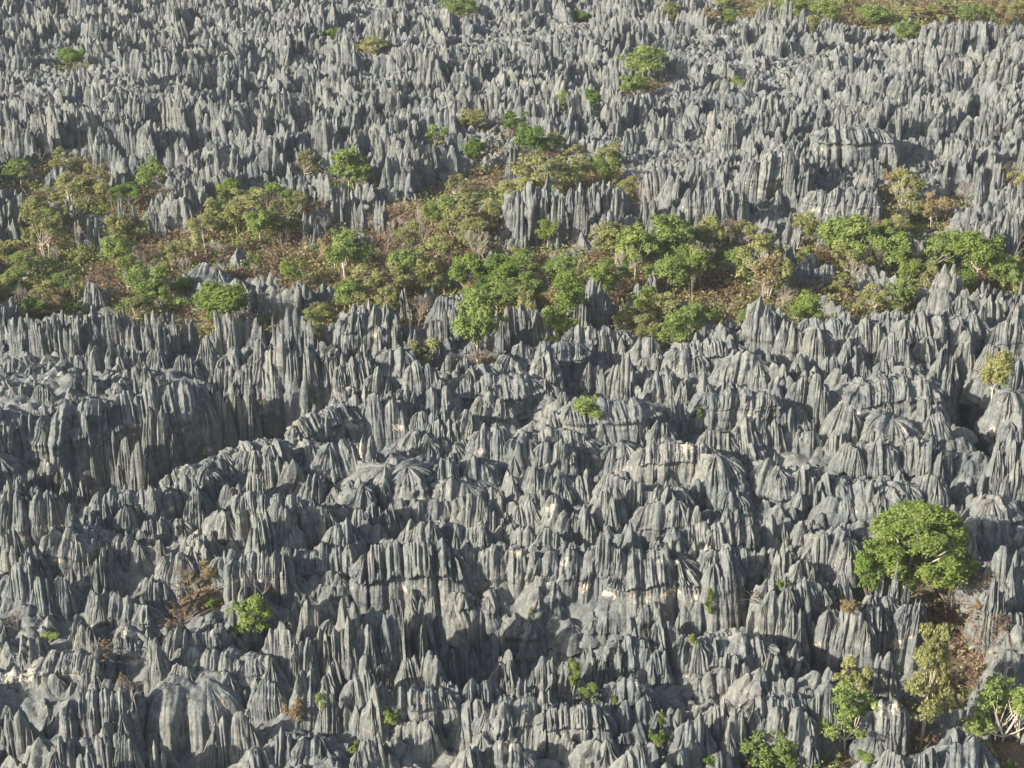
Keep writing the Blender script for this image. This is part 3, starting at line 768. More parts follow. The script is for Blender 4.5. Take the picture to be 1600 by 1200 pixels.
def joined_rocks(name, label, lib_meshes, inst):
    """one object: geometry nodes set copies of the library rocks on points"""
    hold = bpy.data.collections.new('shapes_for_' + name)
    for i, me in enumerate(lib_meshes):
        o = bpy.data.objects.new('shape_%03d' % i, me)
        hold.objects.link(o)
    P = np.array([q[0] for q in inst], np.float32)
    me = bpy.data.meshes.new(name)
    me.vertices.add(len(P))
    me.vertices.foreach_set('co', P.ravel())
    for an, ty, key, arr in (('rot', 'FLOAT_VECTOR', 'vector', [q[1] for q in inst]), ('scl', 'FLOAT_VECTOR', 'vector', [q[2] for q in inst]), ('pick', 'INT', 'value', [q[3] for q in inst])):
        at = me.attributes.new(an, ty, 'POINT')
        at.data.foreach_set(key, np.array(arr, np.int32 if ty == 'INT' else np.float32).ravel())
    o = link(name, me)
    ng = bpy.data.node_groups.new(name, 'GeometryNodeTree')
    ng.interface.new_socket('Geometry', in_out='INPUT', socket_type='NodeSocketGeometry')
    ng.interface.new_socket('Geometry', in_out='OUTPUT', socket_type='NodeSocketGeometry')
    gi_, go_ = ng.nodes.new('NodeGroupInput'), ng.nodes.new('NodeGroupOutput')
    ci = ng.nodes.new('GeometryNodeCollectionInfo')
    ci.inputs['Collection'].default_value = hold
    ci.inputs['Separate Children'].default_value = True
    ci.inputs['Reset Children'].default_value = True
    ip = ng.nodes.new('GeometryNodeInstanceOnPoints')
    ip.inputs['Pick Instance'].default_value = True
    def named(n, ty):
        a_ = ng.nodes.new('GeometryNodeInputNamedAttribute')
        a_.data_type = ty
        a_.inputs['Name'].default_value = n
        return a_.outputs['Attribute']
    L = ng.links.new
    L(gi_.outputs[0], ip.inputs['Points'])
    L(ci.outputs[0], ip.inputs['Instance'])
    L(named('pick', 'INT'), ip.inputs['Instance Index'])
    L(named('rot', 'FLOAT_VECTOR'), ip.inputs['Rotation'])
    L(named('scl', 'FLOAT_VECTOR'), ip.inputs['Scale'])
    L(ip.outputs[0], go_.inputs[0])
    md = o.modifiers.new('rocks', 'NODES')
    md.node_group = ng
    tag(o, label, 'rocks', kind='stuff')
    return o

FRONT_MESH = [q[0] for k_ in ('wall', 'apron', 'tent', 'dome', 'spire') for q in LIB[k_]] + [q[0] for q in SMALL] + [q[0] for q in LOW]
FRONT_IDX = {m.name: i for i, m in enumerate(FRONT_MESH)}
front_inst = []
MAX_TOWERS = 300
tower_items, tower_pos = [], []
rt = random.Random(5)
def seen_size(b):
    px, py, w, h = b[:4]
    wx = max(0, min(1600, px + w / 2) - max(0, px - w / 2))
    return wx * max(0, min(1200, py + h) - max(0, py))
big_enough = set(sorted(range(len(B)), key=lambda i: -seen_size(B[i]))[:MAX_TOWERS])
for bi, (px, py, w, h, style, dz) in enumerate(B):
    x, y, _, k = at_z(px, py, dz)
    zt = dz + rt.uniform(-0.4, 0.4) + (3.4 * float(fbm(x / 13.0, y / 6.5, 6.1, 2)) if py > 500 and dz > -3 and not (px < 620 and 590 < py < 760) else 0.0)
    x, y, _, k = at_z(px, py, zt)
    wm = w * k / F
    hm = h * k / F / math.cos(PITCH + math.atan((py + h / 2 - 600) / F))
    y += wm * 0.28
    fz = min(ground_z(x, y), ground_z(x, y - wm * 0.6))
    drop = max(hm * 1.15 + 0.8, zt - fz + 0.8) if style != 'dome' else max(hm * 0.9, zt - fz + 1.0)
    me, l, wd, H, *_ = rt.choice(LIB[style])
    rz = rt.gauss(0, 0.30) + (PI if rt.random() < .5 else 0)
    fw = {'wall': 0.9, 'apron': 0.86, 'tent': 0.92, 'dome': 1.0, 'spire': 0.85}[style]
    sx = wm / (l * fw) * (1.35 if style in ('tent', 'apron') else 1.12 if style in ('dome', 'wall') else 0.8)
    if style == 'wall': rz = R(TURN[bi]) + (PI if rt.random() < .5 else 0)
    sy = max(0.7, min(sx, 1.35)) * rt.uniform(0.95, 1.3) if style != 'spire' else sx * rt.uniform(0.8, 1.1)
    parts = [('body' if style == 'dome' else 'rock_wall', me, (0, 0, 0), rz, (sx, sy, drop / H))]
    if style in ('apron', 'tent', 'wall'):
        n = int(min(6, max(1, (wm * 0.55) if style != 'tent' else wm * 0.4)))
        if h > 85 and py > 840: n = max(1, int(n * 0.35))
        if style == 'wall' and py > 840: n = 1
        for q in range(n):
            sm, sl, sw, sH, *_ = rt.choice(SMALL)
            a = rt.uniform(0, 2 * PI)
            rr = rt.uniform(0.3, 1.0)
            ex = wm * 0.5 * (0.85 if style != 'tent' else 0.8)
            ox, oy = math.cos(a) * rr * ex, math.sin(a) * min(rr * ex * 0.75, 2.4)
            ph = rt.uniform(1.4, 2.4) * (0.85 + 0.06 * min(wm, 7))
            top = drop + rt.uniform(-0.6, 0.35) - (rr ** 2) * min(drop, 7) * (0.20 if style != 'tent' else 0.34) * rt.uniform(0.6, 1.1)
            s_ = rt.uniform(0.7, 1.05) * (1.0 + 0.05 * (top - 4))
            parts.append(('pinnacle', sm, (ox, oy, -0.3), rt.uniform(0, 2 * PI), (s_, s_ * rt.uniform(0.8, 1.2), (top + 0.3) / sH)))
    elif style == 'spire':
        for q in range(int(max(2, wm * 0.9))):
            sm, sl, sw, sH, *_ = rt.choice(LIB['spire'])
            a = rt.uniform(0, 2 * PI)
            rr = rt.uniform(0.35, 1.0)
            ph = drop * rt.uniform(0.65, 1.0)
            s_ = rt.uniform(0.4, 0.65) * (0.7 + 0.1 * wm)
            parts.append(('pinnacle', sm, (math.cos(a) * rr * wm * 0.45, math.sin(a) * rr * wm * 0.45, -0.2), rt.uniform(0, 2 * PI), (s_, s_ * rt.uniform(0.8, 1.2), ph / sH)))
    if bi in big_enough:
        root = bpy.data.objects.new('rock_tower' if style != 'dome' else 'rock_dome', None)
        col.objects.link(root)
        root.location = (x, y, zt - drop)
        for nm, me, lo, rz_, sc in parts:
            o = link(nm, me, root)
            o.location, o.scale, o.rotation_euler.z = lo, sc, rz_
        reg = region(px, py)
        tag(root, None, 'rock dome' if style == 'dome' else 'rock tower', 'limestone towers ' + reg)
        tower_items.append((root, tower_desc(style, w, h, py) + ' ' + reg, px))
    else:
        for nm, me, lo, rz_, sc in parts:
            front_inst.append(((x + lo[0], y + lo[1], zt - drop + lo[2]), (0, 0, rz_), sc, FRONT_IDX[me.name]))
    tower_pos.append((x, y, wm / 2, 2.4 if style == 'wall' else 1.0))
unique_labels(tower_items)

# ------------------------------------------------------------------ rocks between the towers and over the far plateau
rp = np.random.default_rng(21)
cand = []
def scatter(y0, y1, step, kind):
    y = y0
    while y < y1:
        half = 0.345 * y + 30
        xs = np.arange(-half, half, step * 1.25)
        xs = xs + rp.uniform(-0.5, 0.5, len(xs)) * step * 1.25
        for x in xs:
            cand.append((x, y + rp.uniform(-0.5, 0.5) * step, kind))
        y += step
scatter(100, 222, 2.35, 0)
scatter(205, 340, 1.9, 1)
scatter(340, 520, 2.3, 1)
cand = np.array(cand)
cx_, cy_ = cand[:, 0], cand[:, 1]
cveg = veg_mask(cx_, cy_)
cfl = smooth_floor(cx_, cy_)
clump = fbm(cx_ / 8.0, cy_ / 10.0, 3.3, 3)
pits = fbm(cx_ / 26.0, cy_ / 17.0, 8.8, 2)
joint = np.abs(fbm(cx_ / 40.0 + 4, cy_ / 13.0 + 2, 4.4, 2))
wx, wy = 3.0 * vnoise(cx_ / 17.0, cy_ / 17.0, 2.0), 3.0 * vnoise(cx_ / 17.0, cy_ / 17.0, 7.0)
def cells(sx_, sy_, ang, sd):
    uu = ((cx_ + wx) * math.cos(ang) + (cy_ + wy) * math.sin(ang)) / sx_
    vv = (-(cx_ + wx) * math.sin(ang) + (cy_ + wy) * math.cos(ang)) / sy_
    uu = uu + 0.5 * (np.floor(vv) % 2)
    hh = np.sin(np.floor(uu) * 127.1 + np.floor(vv) * 311.7 + sd) * 43758.5453
    fu, fv = uu - np.floor(uu), vv - np.floor(vv)
    edge = np.minimum(np.minimum(fu, 1 - fu) * sx_, np.minimum(fv, 1 - fv) * sy_)
    return hh - np.floor(hh), edge
ca_, ea_ = cells(17.0, 12.0, 0.35, 1.0)
cb_, eb_ = cells(8.0, 6.0, -0.2, 5.0)
near_t = np.zeros(len(cand), bool)
for (tx, ty, tr, fl_y) in tower_pos:
    near_t |= np.hypot(cx_ - tx, (cy_ - ty) * fl_y) < tr * 0.9
guards = [(p['px'], p['py'] - p['ph'] * 0.5, p['py'] + p['ph'] * 0.42, p['pw'] * 0.47 + 5, p['k']) for p in PLANTS]
guards += [(b[0], b[1], b[1] + b[3] * (0.84 if b[4] == 'wall' else 0.68), b[2] * 0.48 + 4, at_z(b[0], b[1], b[5])[3]) for b in B]
guards = np.array(guards)
def lowered(x, y, top, floor):
    """how high a rock may stand without hiding a tree or a tower face behind it"""
    while top > floor + 0.6:
        qx, qy, dep = project(x, y, top)
        g = guards[(np.abs(guards[:, 0] - qx) < guards[:, 3]) & (guards[:, 1] < qy) & (qy < guards[:, 2]) & (guards[:, 4] > dep + 1)]
        if len(g) == 0:
            return top
        top -= 0.6
    return floor + 0.3
keep = []
for i in range(len(cand)):
    x, y, kd = cand[i]
    if 0.40 < cveg[i] < 0.75 and rp.random() < 0.30 and not near_t[i]:
        q_ = rp.uniform(0.25, 0.5)
        front_inst.append(((x, y, cfl[i] - 0.4), (rp.normal(0, 0.3), rp.normal(0, 0.3), rp.uniform(0, 6.28)), (q_, q_, q_ * rp.uniform(0.35, 0.8)), int(len(FRONT_MESH) - 1 - rp.integers(0, len(LOW)))))
    if cveg[i] > 0.40 or near_t[i] or (cfl[i] < -9.5 and cy_[i] < 205 and cx_[i] > 38):
        continue
    ppx, ppy, dep = project(x, y, -2)
    front = ppy > 500
    if (kd == 0) != front: continue
    if front:
        top = cfl[i] + 3.0 + 4.0 * clump[i] + rp.uniform(-1.0, 0.9)
        if cfl[i] < -9.5: top = cfl[i] + rp.uniform(1.0, 2.6)
    else:
        top = -2.6 + 4.2 * clump[i] + 3.4 * (ca_[i] - 0.5) + 2.6 * (cb_[i] - 0.5) + 9.0 * min(0.0, pits[i] + 0.12) + rp.normal(0, 0.7)
        if ea_[i] < 1.3: top -= 6.5
        elif eb_[i] < 0.7: top -= 2.4
        top = min(top, 2.6)
        if cveg[i] > 0.15: top = min(top, -2.5)
    top = lowered(x, y, max(top, cfl[i] + (1.0 if front else 2.4)), cfl[i])
    if top < cfl[i] + 0.5: top = cfl[i] + (0.7 if front else 1.6)
    tx_, ty_, td = project(x, y, top)
    size = (top - cfl[i]) / td if (-20 < tx_ < 1620 and -20 < ty_ < 1220) else 0
    keep.append((x, y, top, cfl[i], front, size, tx_, ty_))
far_sorted = sorted([i for i in range(len(keep)) if not keep[i][4]], key=lambda i: -keep[i][5])
single = set(far_sorted[:300])
pin_items = []
far_inst = []
rq = random.Random(33)
for i, (x, y, top, fl_, front, size, tx_, ty_) in enumerate(keep):
    hgt = top - fl_ + 1.0
    s_ = rq.uniform(0.75, 1.3) * (1.0 if y < 340 else 1.15)
    sy_ = s_ * rq.uniform(0.85, 1.3)
    rz = rq.gauss(0, 0.45) + rq.choice([0, PI]) if rq.random() < 0.7 else rq.uniform(0, 2 * PI)
    rot = (rq.gauss(0, 0.06), rq.gauss(0, 0.06), rz)
    if i in single:
        me, l, wd, H, *_ = rq.choice(LIB['spire'])
        o = link('rock_spire', me)
        o.location = (x, y, fl_ - 1.0)
        o.scale = (s_ * 1.05, sy_ * 0.9, hgt / H)
        o.rotation_euler = rot
        reg = region(tx_, ty_)
        part = 'rear part' if ty_ < 90 else ('upper middle' if ty_ < 160 else ('lower middle' if ty_ < 230 else 'front part'))
        adj = ('tall ' if size > 0.052 else 'low ' if size < 0.04 else '') + ('broad' if s_ > 1.1 else 'slender' if s_ < 0.9 else 'sharp')
        lab_ = adj + ' limestone spire ' + reg + (', ' + part if 'field' in reg else '')
        tag(o, None, 'rock spire', 'limestone spires ' + reg + (', ' + part if 'field' in reg else ''))
        pin_items.append((o, lab_, tx_))
    elif front:
        me, l, wd, H, *_ = rq.choice(LOW)
        front_inst.append(((x, y, fl_ - 1.0), rot, (s_, sy_ * 1.1, hgt / H), FRONT_IDX[me.name]))
    else:
        j = rq.randrange(len(FINS))
        far_inst.append(((x, y, fl_ - 1.0), rot, (s_, sy_, hgt / 8.0), j))
unique_labels(pin_items, 8)
joined_rocks('front_rocks', 'low fluted limestone ribs filling the gaps between the front towers', FRONT_MESH, front_inst)
joined_rocks('far_spires', 'countless sharp grey limestone spires covering the far plateau', [q[0] for q in FINS], far_inst)

# ------------------------------------------------------------------ plants
def tube(path, r0, r1, n=6):
    P = np.array(path, float)
    m = len(P)
    V, Fs = [], []
    for i in range(m):
        d = P[min(i + 1, m - 1)] - P[max(i - 1, 0)]
        d = d / (np.linalg.norm(d) + 1e-9)
        a = np.cross(d, [0.3, 0.9, 0.2]); a /= np.linalg.norm(a) + 1e-9
        b = np.cross(d, a)
        r = r0 + (r1 - r0) * i / (m - 1)
        for j in range(n):
            t = 2 * PI * j / n
            V.append(P[i] + r * (math.cos(t) * a + math.sin(t) * b))
    for i in range(m - 1):
        for j in range(n):
            Fs.append((i * n + j, i * n + (j + 1) % n, (i + 1) * n + (j + 1) % n, (i + 1) * n + j))
    return np.array(V), np.array(Fs)

class Acc:
    def __init__(s): s.V, s.F, s.A, s.n = [], [], [], 0
    def add(s, V, F_, A=None):
        s.V.append(V); s.F.append(np.asarray(F_) + s.n); s.n += len(V)
        s.A.append(np.full(len(V), 0.5) if A is None else A)
    def mesh(s, name, mat, attr=None):
        return mesh_from(name, np.concatenate(s.V), np.concatenate(s.F), mat, False, {attr: np.concatenate(s.A)} if attr else None)

def limb(acc, p, d, L, r, rg, n=6, bend=0.25, grav=0.0):
    pts = [np.array(p, float)]
    d = np.array(d, float); d /= np.linalg.norm(d)
    k = 5
    for i in range(k):
        d = d + np.array([rg.gauss(0, bend), rg.gauss(0, bend), rg.gauss(0, bend * .6) + grav]) / k * 1.6
        d /= np.linalg.norm(d)
        pts.append(pts[-1] + d * L / k)
    V, F_ = tube(pts, r, r * 0.5, n)
    acc.add(V, F_)
    return pts, d

def leaves(rg, centres, radii, count, size, flat=0.75):
    """leaf-sized folded quads spread through the shells of several clumps"""
    tot = sum(r ** 2 for r in radii)
    V, A = [], []
    for c, r in zip(centres, radii):
        n = max(6, int(count * r * r / tot))
        q = rg.normal(size=(n, 3)); q /= np.linalg.norm(q, axis=1)[:, None]
        q[:, 2] = np.where(q[:, 2] < -0.45, -q[:, 2] * 0.8, q[:, 2])
        # small sprays: leaves gather round twig ends
        sp = max(3, n // 9)
        tips = rg.normal(size=(sp, 3)); tips /= np.linalg.norm(tips, axis=1)[:, None]
        tips[:, 2] = np.where(tips[:, 2] < -0.5, -tips[:, 2], tips[:, 2])
        which = rg.integers(0, sp, n)
        tr = rg.uniform(0.55, 1.08, sp)
        pos = tips[which] * tr[which][:, None] * r + rg.normal(0, 0.13 * r, (n, 3))
        pos[:, 2] *= flat
        pos += c
        nrm = tips[which] + rg.normal(0, 0.75, (n, 3)) + np.array([0, 0, 0.45])
        nrm /= np.linalg.norm(nrm, axis=1)[:, None]
        a = np.cross(nrm, rg.normal(size=(n, 3))); a /= np.linalg.norm(a, axis=1)[:, None] + 1e-9
        b = np.cross(nrm, a)
        s = size * rg.uniform(0.6, 1.35, n)[:, None]
        quad = np.stack([pos - a * s, pos - b * s * 0.55, pos + a * s, pos + b * s * 0.55], 1)
        V.append(quad.reshape(-1, 3))
        t = np.clip(rg.uniform(0.15, 0.85) * 0.5 + rg.random(sp)[which] * 0.35 + rg.random(n) * 0.25, 0, 1)
        A.append(np.repeat(t, 4))
    V = np.concatenate(V); A = np.concatenate(A)
    F_ = np.arange(len(V)).reshape(-1, 4)
    return V, F_, A

# every library tree is 1 m wide and 1 m high in its crown box (z 0..1), stem reaching down to z = -1 or more
def leafy(seed, kind, shape):
    rg = np.random.default_rng(seed); pr = random.Random(seed)
    cs, rs = [], []
    if shape == 'round': nb, br = 24, (0.10, 0.22)
    elif shape == 'airy': nb, br = 24, (0.07, 0.16)
    elif shape == 'tall': nb, br = 20, (0.12, 0.20)
    elif shape == 'big': nb, br = 60, (0.09, 0.15)
    else: nb, br = 8, (0.16, 0.26)
    for i in range(nb):
        r = pr.uniform(*br)
        a = pr.uniform(0, 2 * PI); e = pr.uniform(-0.75, 1.0)
        rad = math.sqrt(max(0, 1 - e * e * 0.8)) * (0.5 - r) * pr.uniform(0.45, 1.3)
        zz = 0.5 + e * (0.5 - r * 0.7) * pr.uniform(0.6, 1.05)
        if shape == 'airy': zz = 0.15 + 0.75 * pr.random() ** 0.8 * (1 - 0.8 * abs(rad))
        if shape == 'tall': zz = pr.uniform(0.06, 0.95); rad *= (1.1 - 0.6 * zz)
        if shape == 'low': zz = pr.uniform(0.1, 0.6)
        if shape == 'big':
            e = pr.uniform(-0.95, 1.0); rad = math.sqrt(1 - e * e) * 0.40 * pr.uniform(0.75, 1.05); zz = 0.48 + 0.40 * e
        cs.append(np.array([math.cos(a) * rad, math.sin(a) * rad, zz])); rs.append(r)
    cnt = {'round': 8000, 'airy': 6000, 'tall': 9000, 'big': 42000, 'low': 3000}[shape]
    sz = {'round': 0.026, 'airy': 0.024, 'tall': 0.023, 'big': 0.0155, 'low': 0.040}[shape]
    V, F_, A = leaves(rg, cs, rs, cnt, sz, 0.8 if shape != 'tall' else 0.6)
    crown = mesh_from('crown', V, F_, LEAF[kind], False, {'tint': A})
    acc = Acc()
    base = np.array([0, 0, -0.9])
    fork = np.array([pr.gauss(0, .04), pr.gauss(0, .04), 0.05 if shape != 'tall' else 0.3])
    mid = (base + fork) / 2 + np.array([pr.gauss(0, .03), pr.gauss(0, .03), 0])
    nstem = 1 if shape in ('round', 'tall', 'big') else 3
    for k in range(nstem):
        off = np.array([pr.gauss(0, .07), pr.gauss(0, .07), 0]) * (nstem > 1)
        fk = fork + off * 1.8
        Vt, Ft = tube([base + off * .4, mid + off, fk], 0.045 / nstem ** .5, 0.028 / nstem ** .5, 7)
        acc.add(Vt, Ft)
        for c in cs[k::nstem][:9]:
            m2 = (fk + c) / 2 + np.array([0, 0, -0.03])
            Vt, Ft = tube([fk, m2, c], 0.018, 0.006, 5)
            acc.add(Vt, Ft)
    tr = acc.mesh('trunk', BARK['pale' if kind in ('olive', 'lime', 'green', 'straw') else 'grey'])
    return crown, tr

def bare(seed, tone, dense=False):
    pr = random.Random(seed)
    acc, tw = Acc(), Acc()
    def grow(p, d, L, r, lvl):
        pts, dd = limb(acc if lvl < 2 else tw, p, d, L, r, pr, 6 if lvl == 0 else (4 if lvl < 2 else 3), 0.3, 0.05)
        if lvl >= (5 if dense else 4): return
        for q in range(3 if lvl < 3 else 3):
            s0 = pts[pr.choice([3, 4, 5])] if q else pts[-1]
            nd = dd + np.array([pr.gauss(0, .55), pr.gauss(0, .55), pr.uniform(-0.1, .45)])
            grow(s0, nd, L * pr.uniform(0.5, 0.75), r * (0.66 if dense else 0.55), lvl + 1)
    nst = 3 if dense else 1
    for k in range(nst):
        grow((pr.gauss(0, .02), pr.gauss(0, .02), 0), (pr.gauss(0, .3 * (nst > 1)), pr.gauss(0, .3 * (nst > 1)), 1), 0.38, 0.014, 0)
    A_, T_ = np.concatenate(acc.V), np.concatenate(tw.V)
    allv = np.concatenate([A_, T_])
    w = max(np.ptp(allv[:, 0]), np.ptp(allv[:, 1])); h = allv[:, 2].max()
    for ac in (acc, tw):
        for v in ac.V:
            v[:, 0] /= w; v[:, 1] /= w; v[:, 2] /= h
    return tw.mesh('twigs', BARK[tone]), acc.mesh('trunk', BARK['red' if tone == 'red' else tone])

def scrub(seed):
    rg = np.random.default_rng(seed); pr = random.Random(seed)
    acc = Acc()
    for k in range(26):
        a = pr.uniform(0, 2 * PI); e = pr.uniform(0.3, 1.3)
        r0 = pr.uniform(0, 0.25)
        b = np.array([math.cos(a) * r0, math.sin(a) * r0, 0])
        limb(acc, b, (math.cos(a) * math.cos(e), math.sin(a) * math.cos(e), math.sin(e) * 1.3), pr.uniform(0.4, 0.75), 0.009, pr, 3, 0.35)
    cs = [np.array([pr.uniform(-.35, .35), pr.uniform(-.35, .35), pr.uniform(.15, .7)]) for _ in range(11)]
    V, F_, A = leaves(rg, cs, [pr.uniform(.12, .2) for _ in cs], 620, 0.034, 0.9)
    return mesh_from('foliage', V, F_, LEAF['dry'], False, {'tint': A}), acc.mesh('stems', BARK['grey'])

PL = {}
for kind in ('green', 'olive', 'dark', 'lime', 'straw'):
    PL[kind, 'round'] = [leafy(hash_ + 10, kind, 'round') for hash_ in ((1, 2, 3, 4, 7, 8) if kind in ('green', 'olive') else (5, 6, 9))]
    PL[kind, 'airy'] = [leafy(hash_ + 30, kind, 'airy') for hash_ in ((1, 2, 3, 4, 7, 8) if kind in ('green', 'olive') else (5, 6, 9))]
    PL[kind, 'low'] = [leafy(hash_ + 50, kind, 'low') for hash_ in (1, 2)]
PL['lime', 'big'] = [leafy(71, 'lime', 'big')]
PL['olive', 'tall'] = [leafy(73, 'olive', 'tall')]
PL['lime', 'tall'] = [leafy(74, 'lime', 'tall')]
PL['green', 'tall'] = [leafy(75, 'green', 'tall')]
for tone in ('pale', 'grey', 'red'):
    PL['bare_' + tone] = [bare(80 + k, tone, k == 2) for k in range(3)]
PL['scrub'] = [scrub(90 + k) for k in range(4)]

KIND_WORDS = {'green': 'fresh green', 'olive': 'dull olive', 'dark': 'dark green', 'lime': 'bright yellow-green', 'straw': 'dry straw-coloured'}
SPECIAL = {
    (1436, 856): 'large round bright green tree with many lobes, biggest in the foreground',
    (1359, 892): 'dark olive bush leaning against the left side of the biggest foreground tree',
    (1450, 1062): 'tall airy pale-trunked tree in the gully at the bottom right',
    (340, 478): 'wide bright green dome-shaped tree on the rear left rim of the massif',
    (850, 268): 'wide olive dome-shaped tree behind the jagged block in mid valley',
    (747, 512): 'bright green tree rooted on the rim beside the middle valley',
    (884, 482): 'tall yellow-green tree standing before the rounded rock in mid valley',
    (1036, 376): 'densest dark-edged green tree under the cliffs right of mid valley',
    (922, 637): 'low green bush lying on a ledge in the middle of the massif',
    (1005, 102): 'large green tree alone on the far plateau above the cleft',
    (1553, 592): 'olive green bush at the head of the dark vertical slit',
    (1524, 1008): 'big leafless reddish-grey tree right of the tall airy tree',
    (1492, 930): 'leafless grey-brown thicket below the biggest round tree',
    (28, 962): 'small red-barked leafless tree at the left edge of the foreground',
    (318, 366): 'tall pale bare trunk rising from the left half of the valley',
    (650, 1100): 'small orange-barked stump tree beside the low green bush at the bottom',
}
rk = random.Random(17)
bpy.context.view_layer.update()
DG = bpy.context.evaluated_depsgraph_get()
def hit(px, py):
    d = Vector(ray(px, py)).normalized()
    ok, loc, nrm, _, ob, _ = scene.ray_cast(DG, Vector((0, 0, CAM_H)), d)
    return (loc, nrm) if ok else None
for p in PLANTS:
    if p['py'] > 560 and p['pw'] < 100 and (p['px'], p['py']) not in ((1359, 892), (1450, 1062)):
        q = hit(p['px'], p['py'] + p['ph'] * (0.42 if p['low'] or p['kind'] == 'scrub' else 0.5))
        if q is None: continue
        k = project(*q[0])[2]
        p.update(x=q[0][0], y=q[0][1] + 0.1 * p['w'], k=k, w=p['pw'] * k / F, h=p['ph'] * k / F / 0.94)
        up = p['h'] * (0.0 if p['low'] or p['kind'] == 'scrub' or p['kind'].startswith('bare') else 0.10)
        p.update(g=q[0][2] - 0.2, clear=up)
# pale scars where slabs of rock broke away
ms, nt, out = mat_new('fresh_cream_limestone')
pos_ = N(nt, 'ShaderNodeNewGeometry').outputs['Position']
cc = ramp(nt, [(0.32, (0.26, 0.20, 0.13)), (0.46, (0.42, 0.37, 0.28)), (0.64, (0.60, 0.56, 0.47))], noise_node(nt, pos_, 1.6, 5, 0.65))
bs = N(nt, 'ShaderNodeBsdfPrincipled')
bs.inputs['Roughness'].default_value = 0.9
nt.links.new(cc, bs.inputs['Base Color'])
bb = N(nt, 'ShaderNodeBump')
bb.inputs['Strength'].default_value = 0.7
bb.inputs['Distance'].default_value = 0.2
nt.links.new(noise_node(nt, pos_, 3.0, 5, 0.7), bb.inputs['Height'])
nt.links.new(bb.outputs[0], bs.inputs['Normal'])
nt.links.new(bs.outputs[0], out.inputs[0])
SCARS = [(30, 1056, 64, 18, 'white-cream broken rock slab at the left edge, bottom'), (205, 990, 34, 12, 'cream slab capping the small tower in the left foreground'),
         (346, 1104, 26, 20, 'white scar at the right shoulder of the bottom smooth dome'), (795, 1168, 28, 16, 'bright white oval rock scar at the bottom centre'),
         (565, 702, 16, 16, 'orange-cream scar on the smooth wall right of the gorge'), (813, 865, 34, 9, 'cream ledge on top of the big fluted wall'),
         (882, 879, 14, 12, 'small yellow-cream scar at the big wall\'s upper edge'), (1044, 878, 42, 9, 'long cream ledge over the right part of the big wall'),
         (1075, 702, 44, 10, 'cream ledge under a domed tower in the middle massif'), (1412, 672, 14, 9, 'small white patch just left of the dark slit\'s top'),
         (1550, 672, 16, 10, 'white patch on the tower right of the dark slit'), (1390, 1108, 56, 18, 'cream and orange slab top beside the airy bottom tree'),
         (1402, 1006, 30, 14, 'pale cream patch on the rock left of the airy tree'), (545, 664, 24, 8, 'thin cream ledge on the tower right of the gorge'),
         (620, 668, 30, 7, 'cream streak under the two-tiered tower right of the gorge'), (205, 1035, 40, 7, 'narrow pale ledge near the russet shrub, lower left'),
         (860, 795, 14, 10, 'tiny cream notch among the small domes'), (1100, 858, 22, 8, 'cream notch under the fluted cap above the big wall'),
         (1000, 1070, 30, 7, 'pale ledge under the lower fluted row'), (755, 704, 20, 7, 'cream fleck on the massif centre')]
for i, (px, py, w, h, lab) in enumerate(SCARS):
    q = hit(px, py)
    if q is None: continue
    loc, nrm = q
    k = project(*loc)[2]
    rg = np.random.default_rng(900 + i)
    nu_, nv_ = 28, 9
    th = np.linspace(0, 2 * PI, nu_, endpoint=False)[None, :]
    rr = np.sin(np.linspace(0.02, PI / 2, nv_))[:, None]
    hh = np.cos(np.linspace(0.02, PI / 2, nv_))[:, None]
    wob = 1 + 0.35 * vnoise(np.cos(th) * 1.6 + i * 3.1, np.sin(th) * 1.6, 0.3) + 0.22 * vnoise(np.cos(th) * 4 + i, np.sin(th) * 4, 1.3)
    n_ = (Vector(nrm) * 0.5 + Vector((0, -0.55, 0.6))).normalized()
    ax = Vector((1, 0, 0)); ay = n_.cross(ax).normalized()
    V = []
    for a_ in range(nv_):
        for b_ in range(nu_):
            t_ = th[0, b_]; r_ = rr[a_, 0] * wob[0, b_]
            p0 = loc + ax * float(math.cos(t_) * r_ * w * k / F * 0.5) + ay * float(math.sin(t_) * r_ * h * k / F * 0.75)
            ok, l2, _, _, _, _ = scene.ray_cast(DG, p0 + n_ * 1.2, -n_, distance=2.4)
            lift = 0.11 * hh[a_, 0] - 0.07 + 0.04 * float(vnoise(a_ * 0.9, b_ * 0.9, i))
            V.append((l2 if ok else p0 - n_ * 0.5) + n_ * lift)
    V = np.array(V)
    i0 = np.arange(nv_ - 1)[:, None] * nu_; j0 = np.arange(nu_)[None, :]; j1 = (j0 + 1) % nu_
    Fq = np.stack([i0 + j0, i0 + nu_ + j0, i0 + nu_ + j1, i0 + j1], -1).reshape(-1, 4)
    ctr = V.mean(0)
    o = link('broken_rock', mesh_from('broken_rock', V - ctr, Fq, ms, True))
    o.location = ctr
    tag(o, lab, 'broken rock', 'pale broken rock on the front massif')
items = []
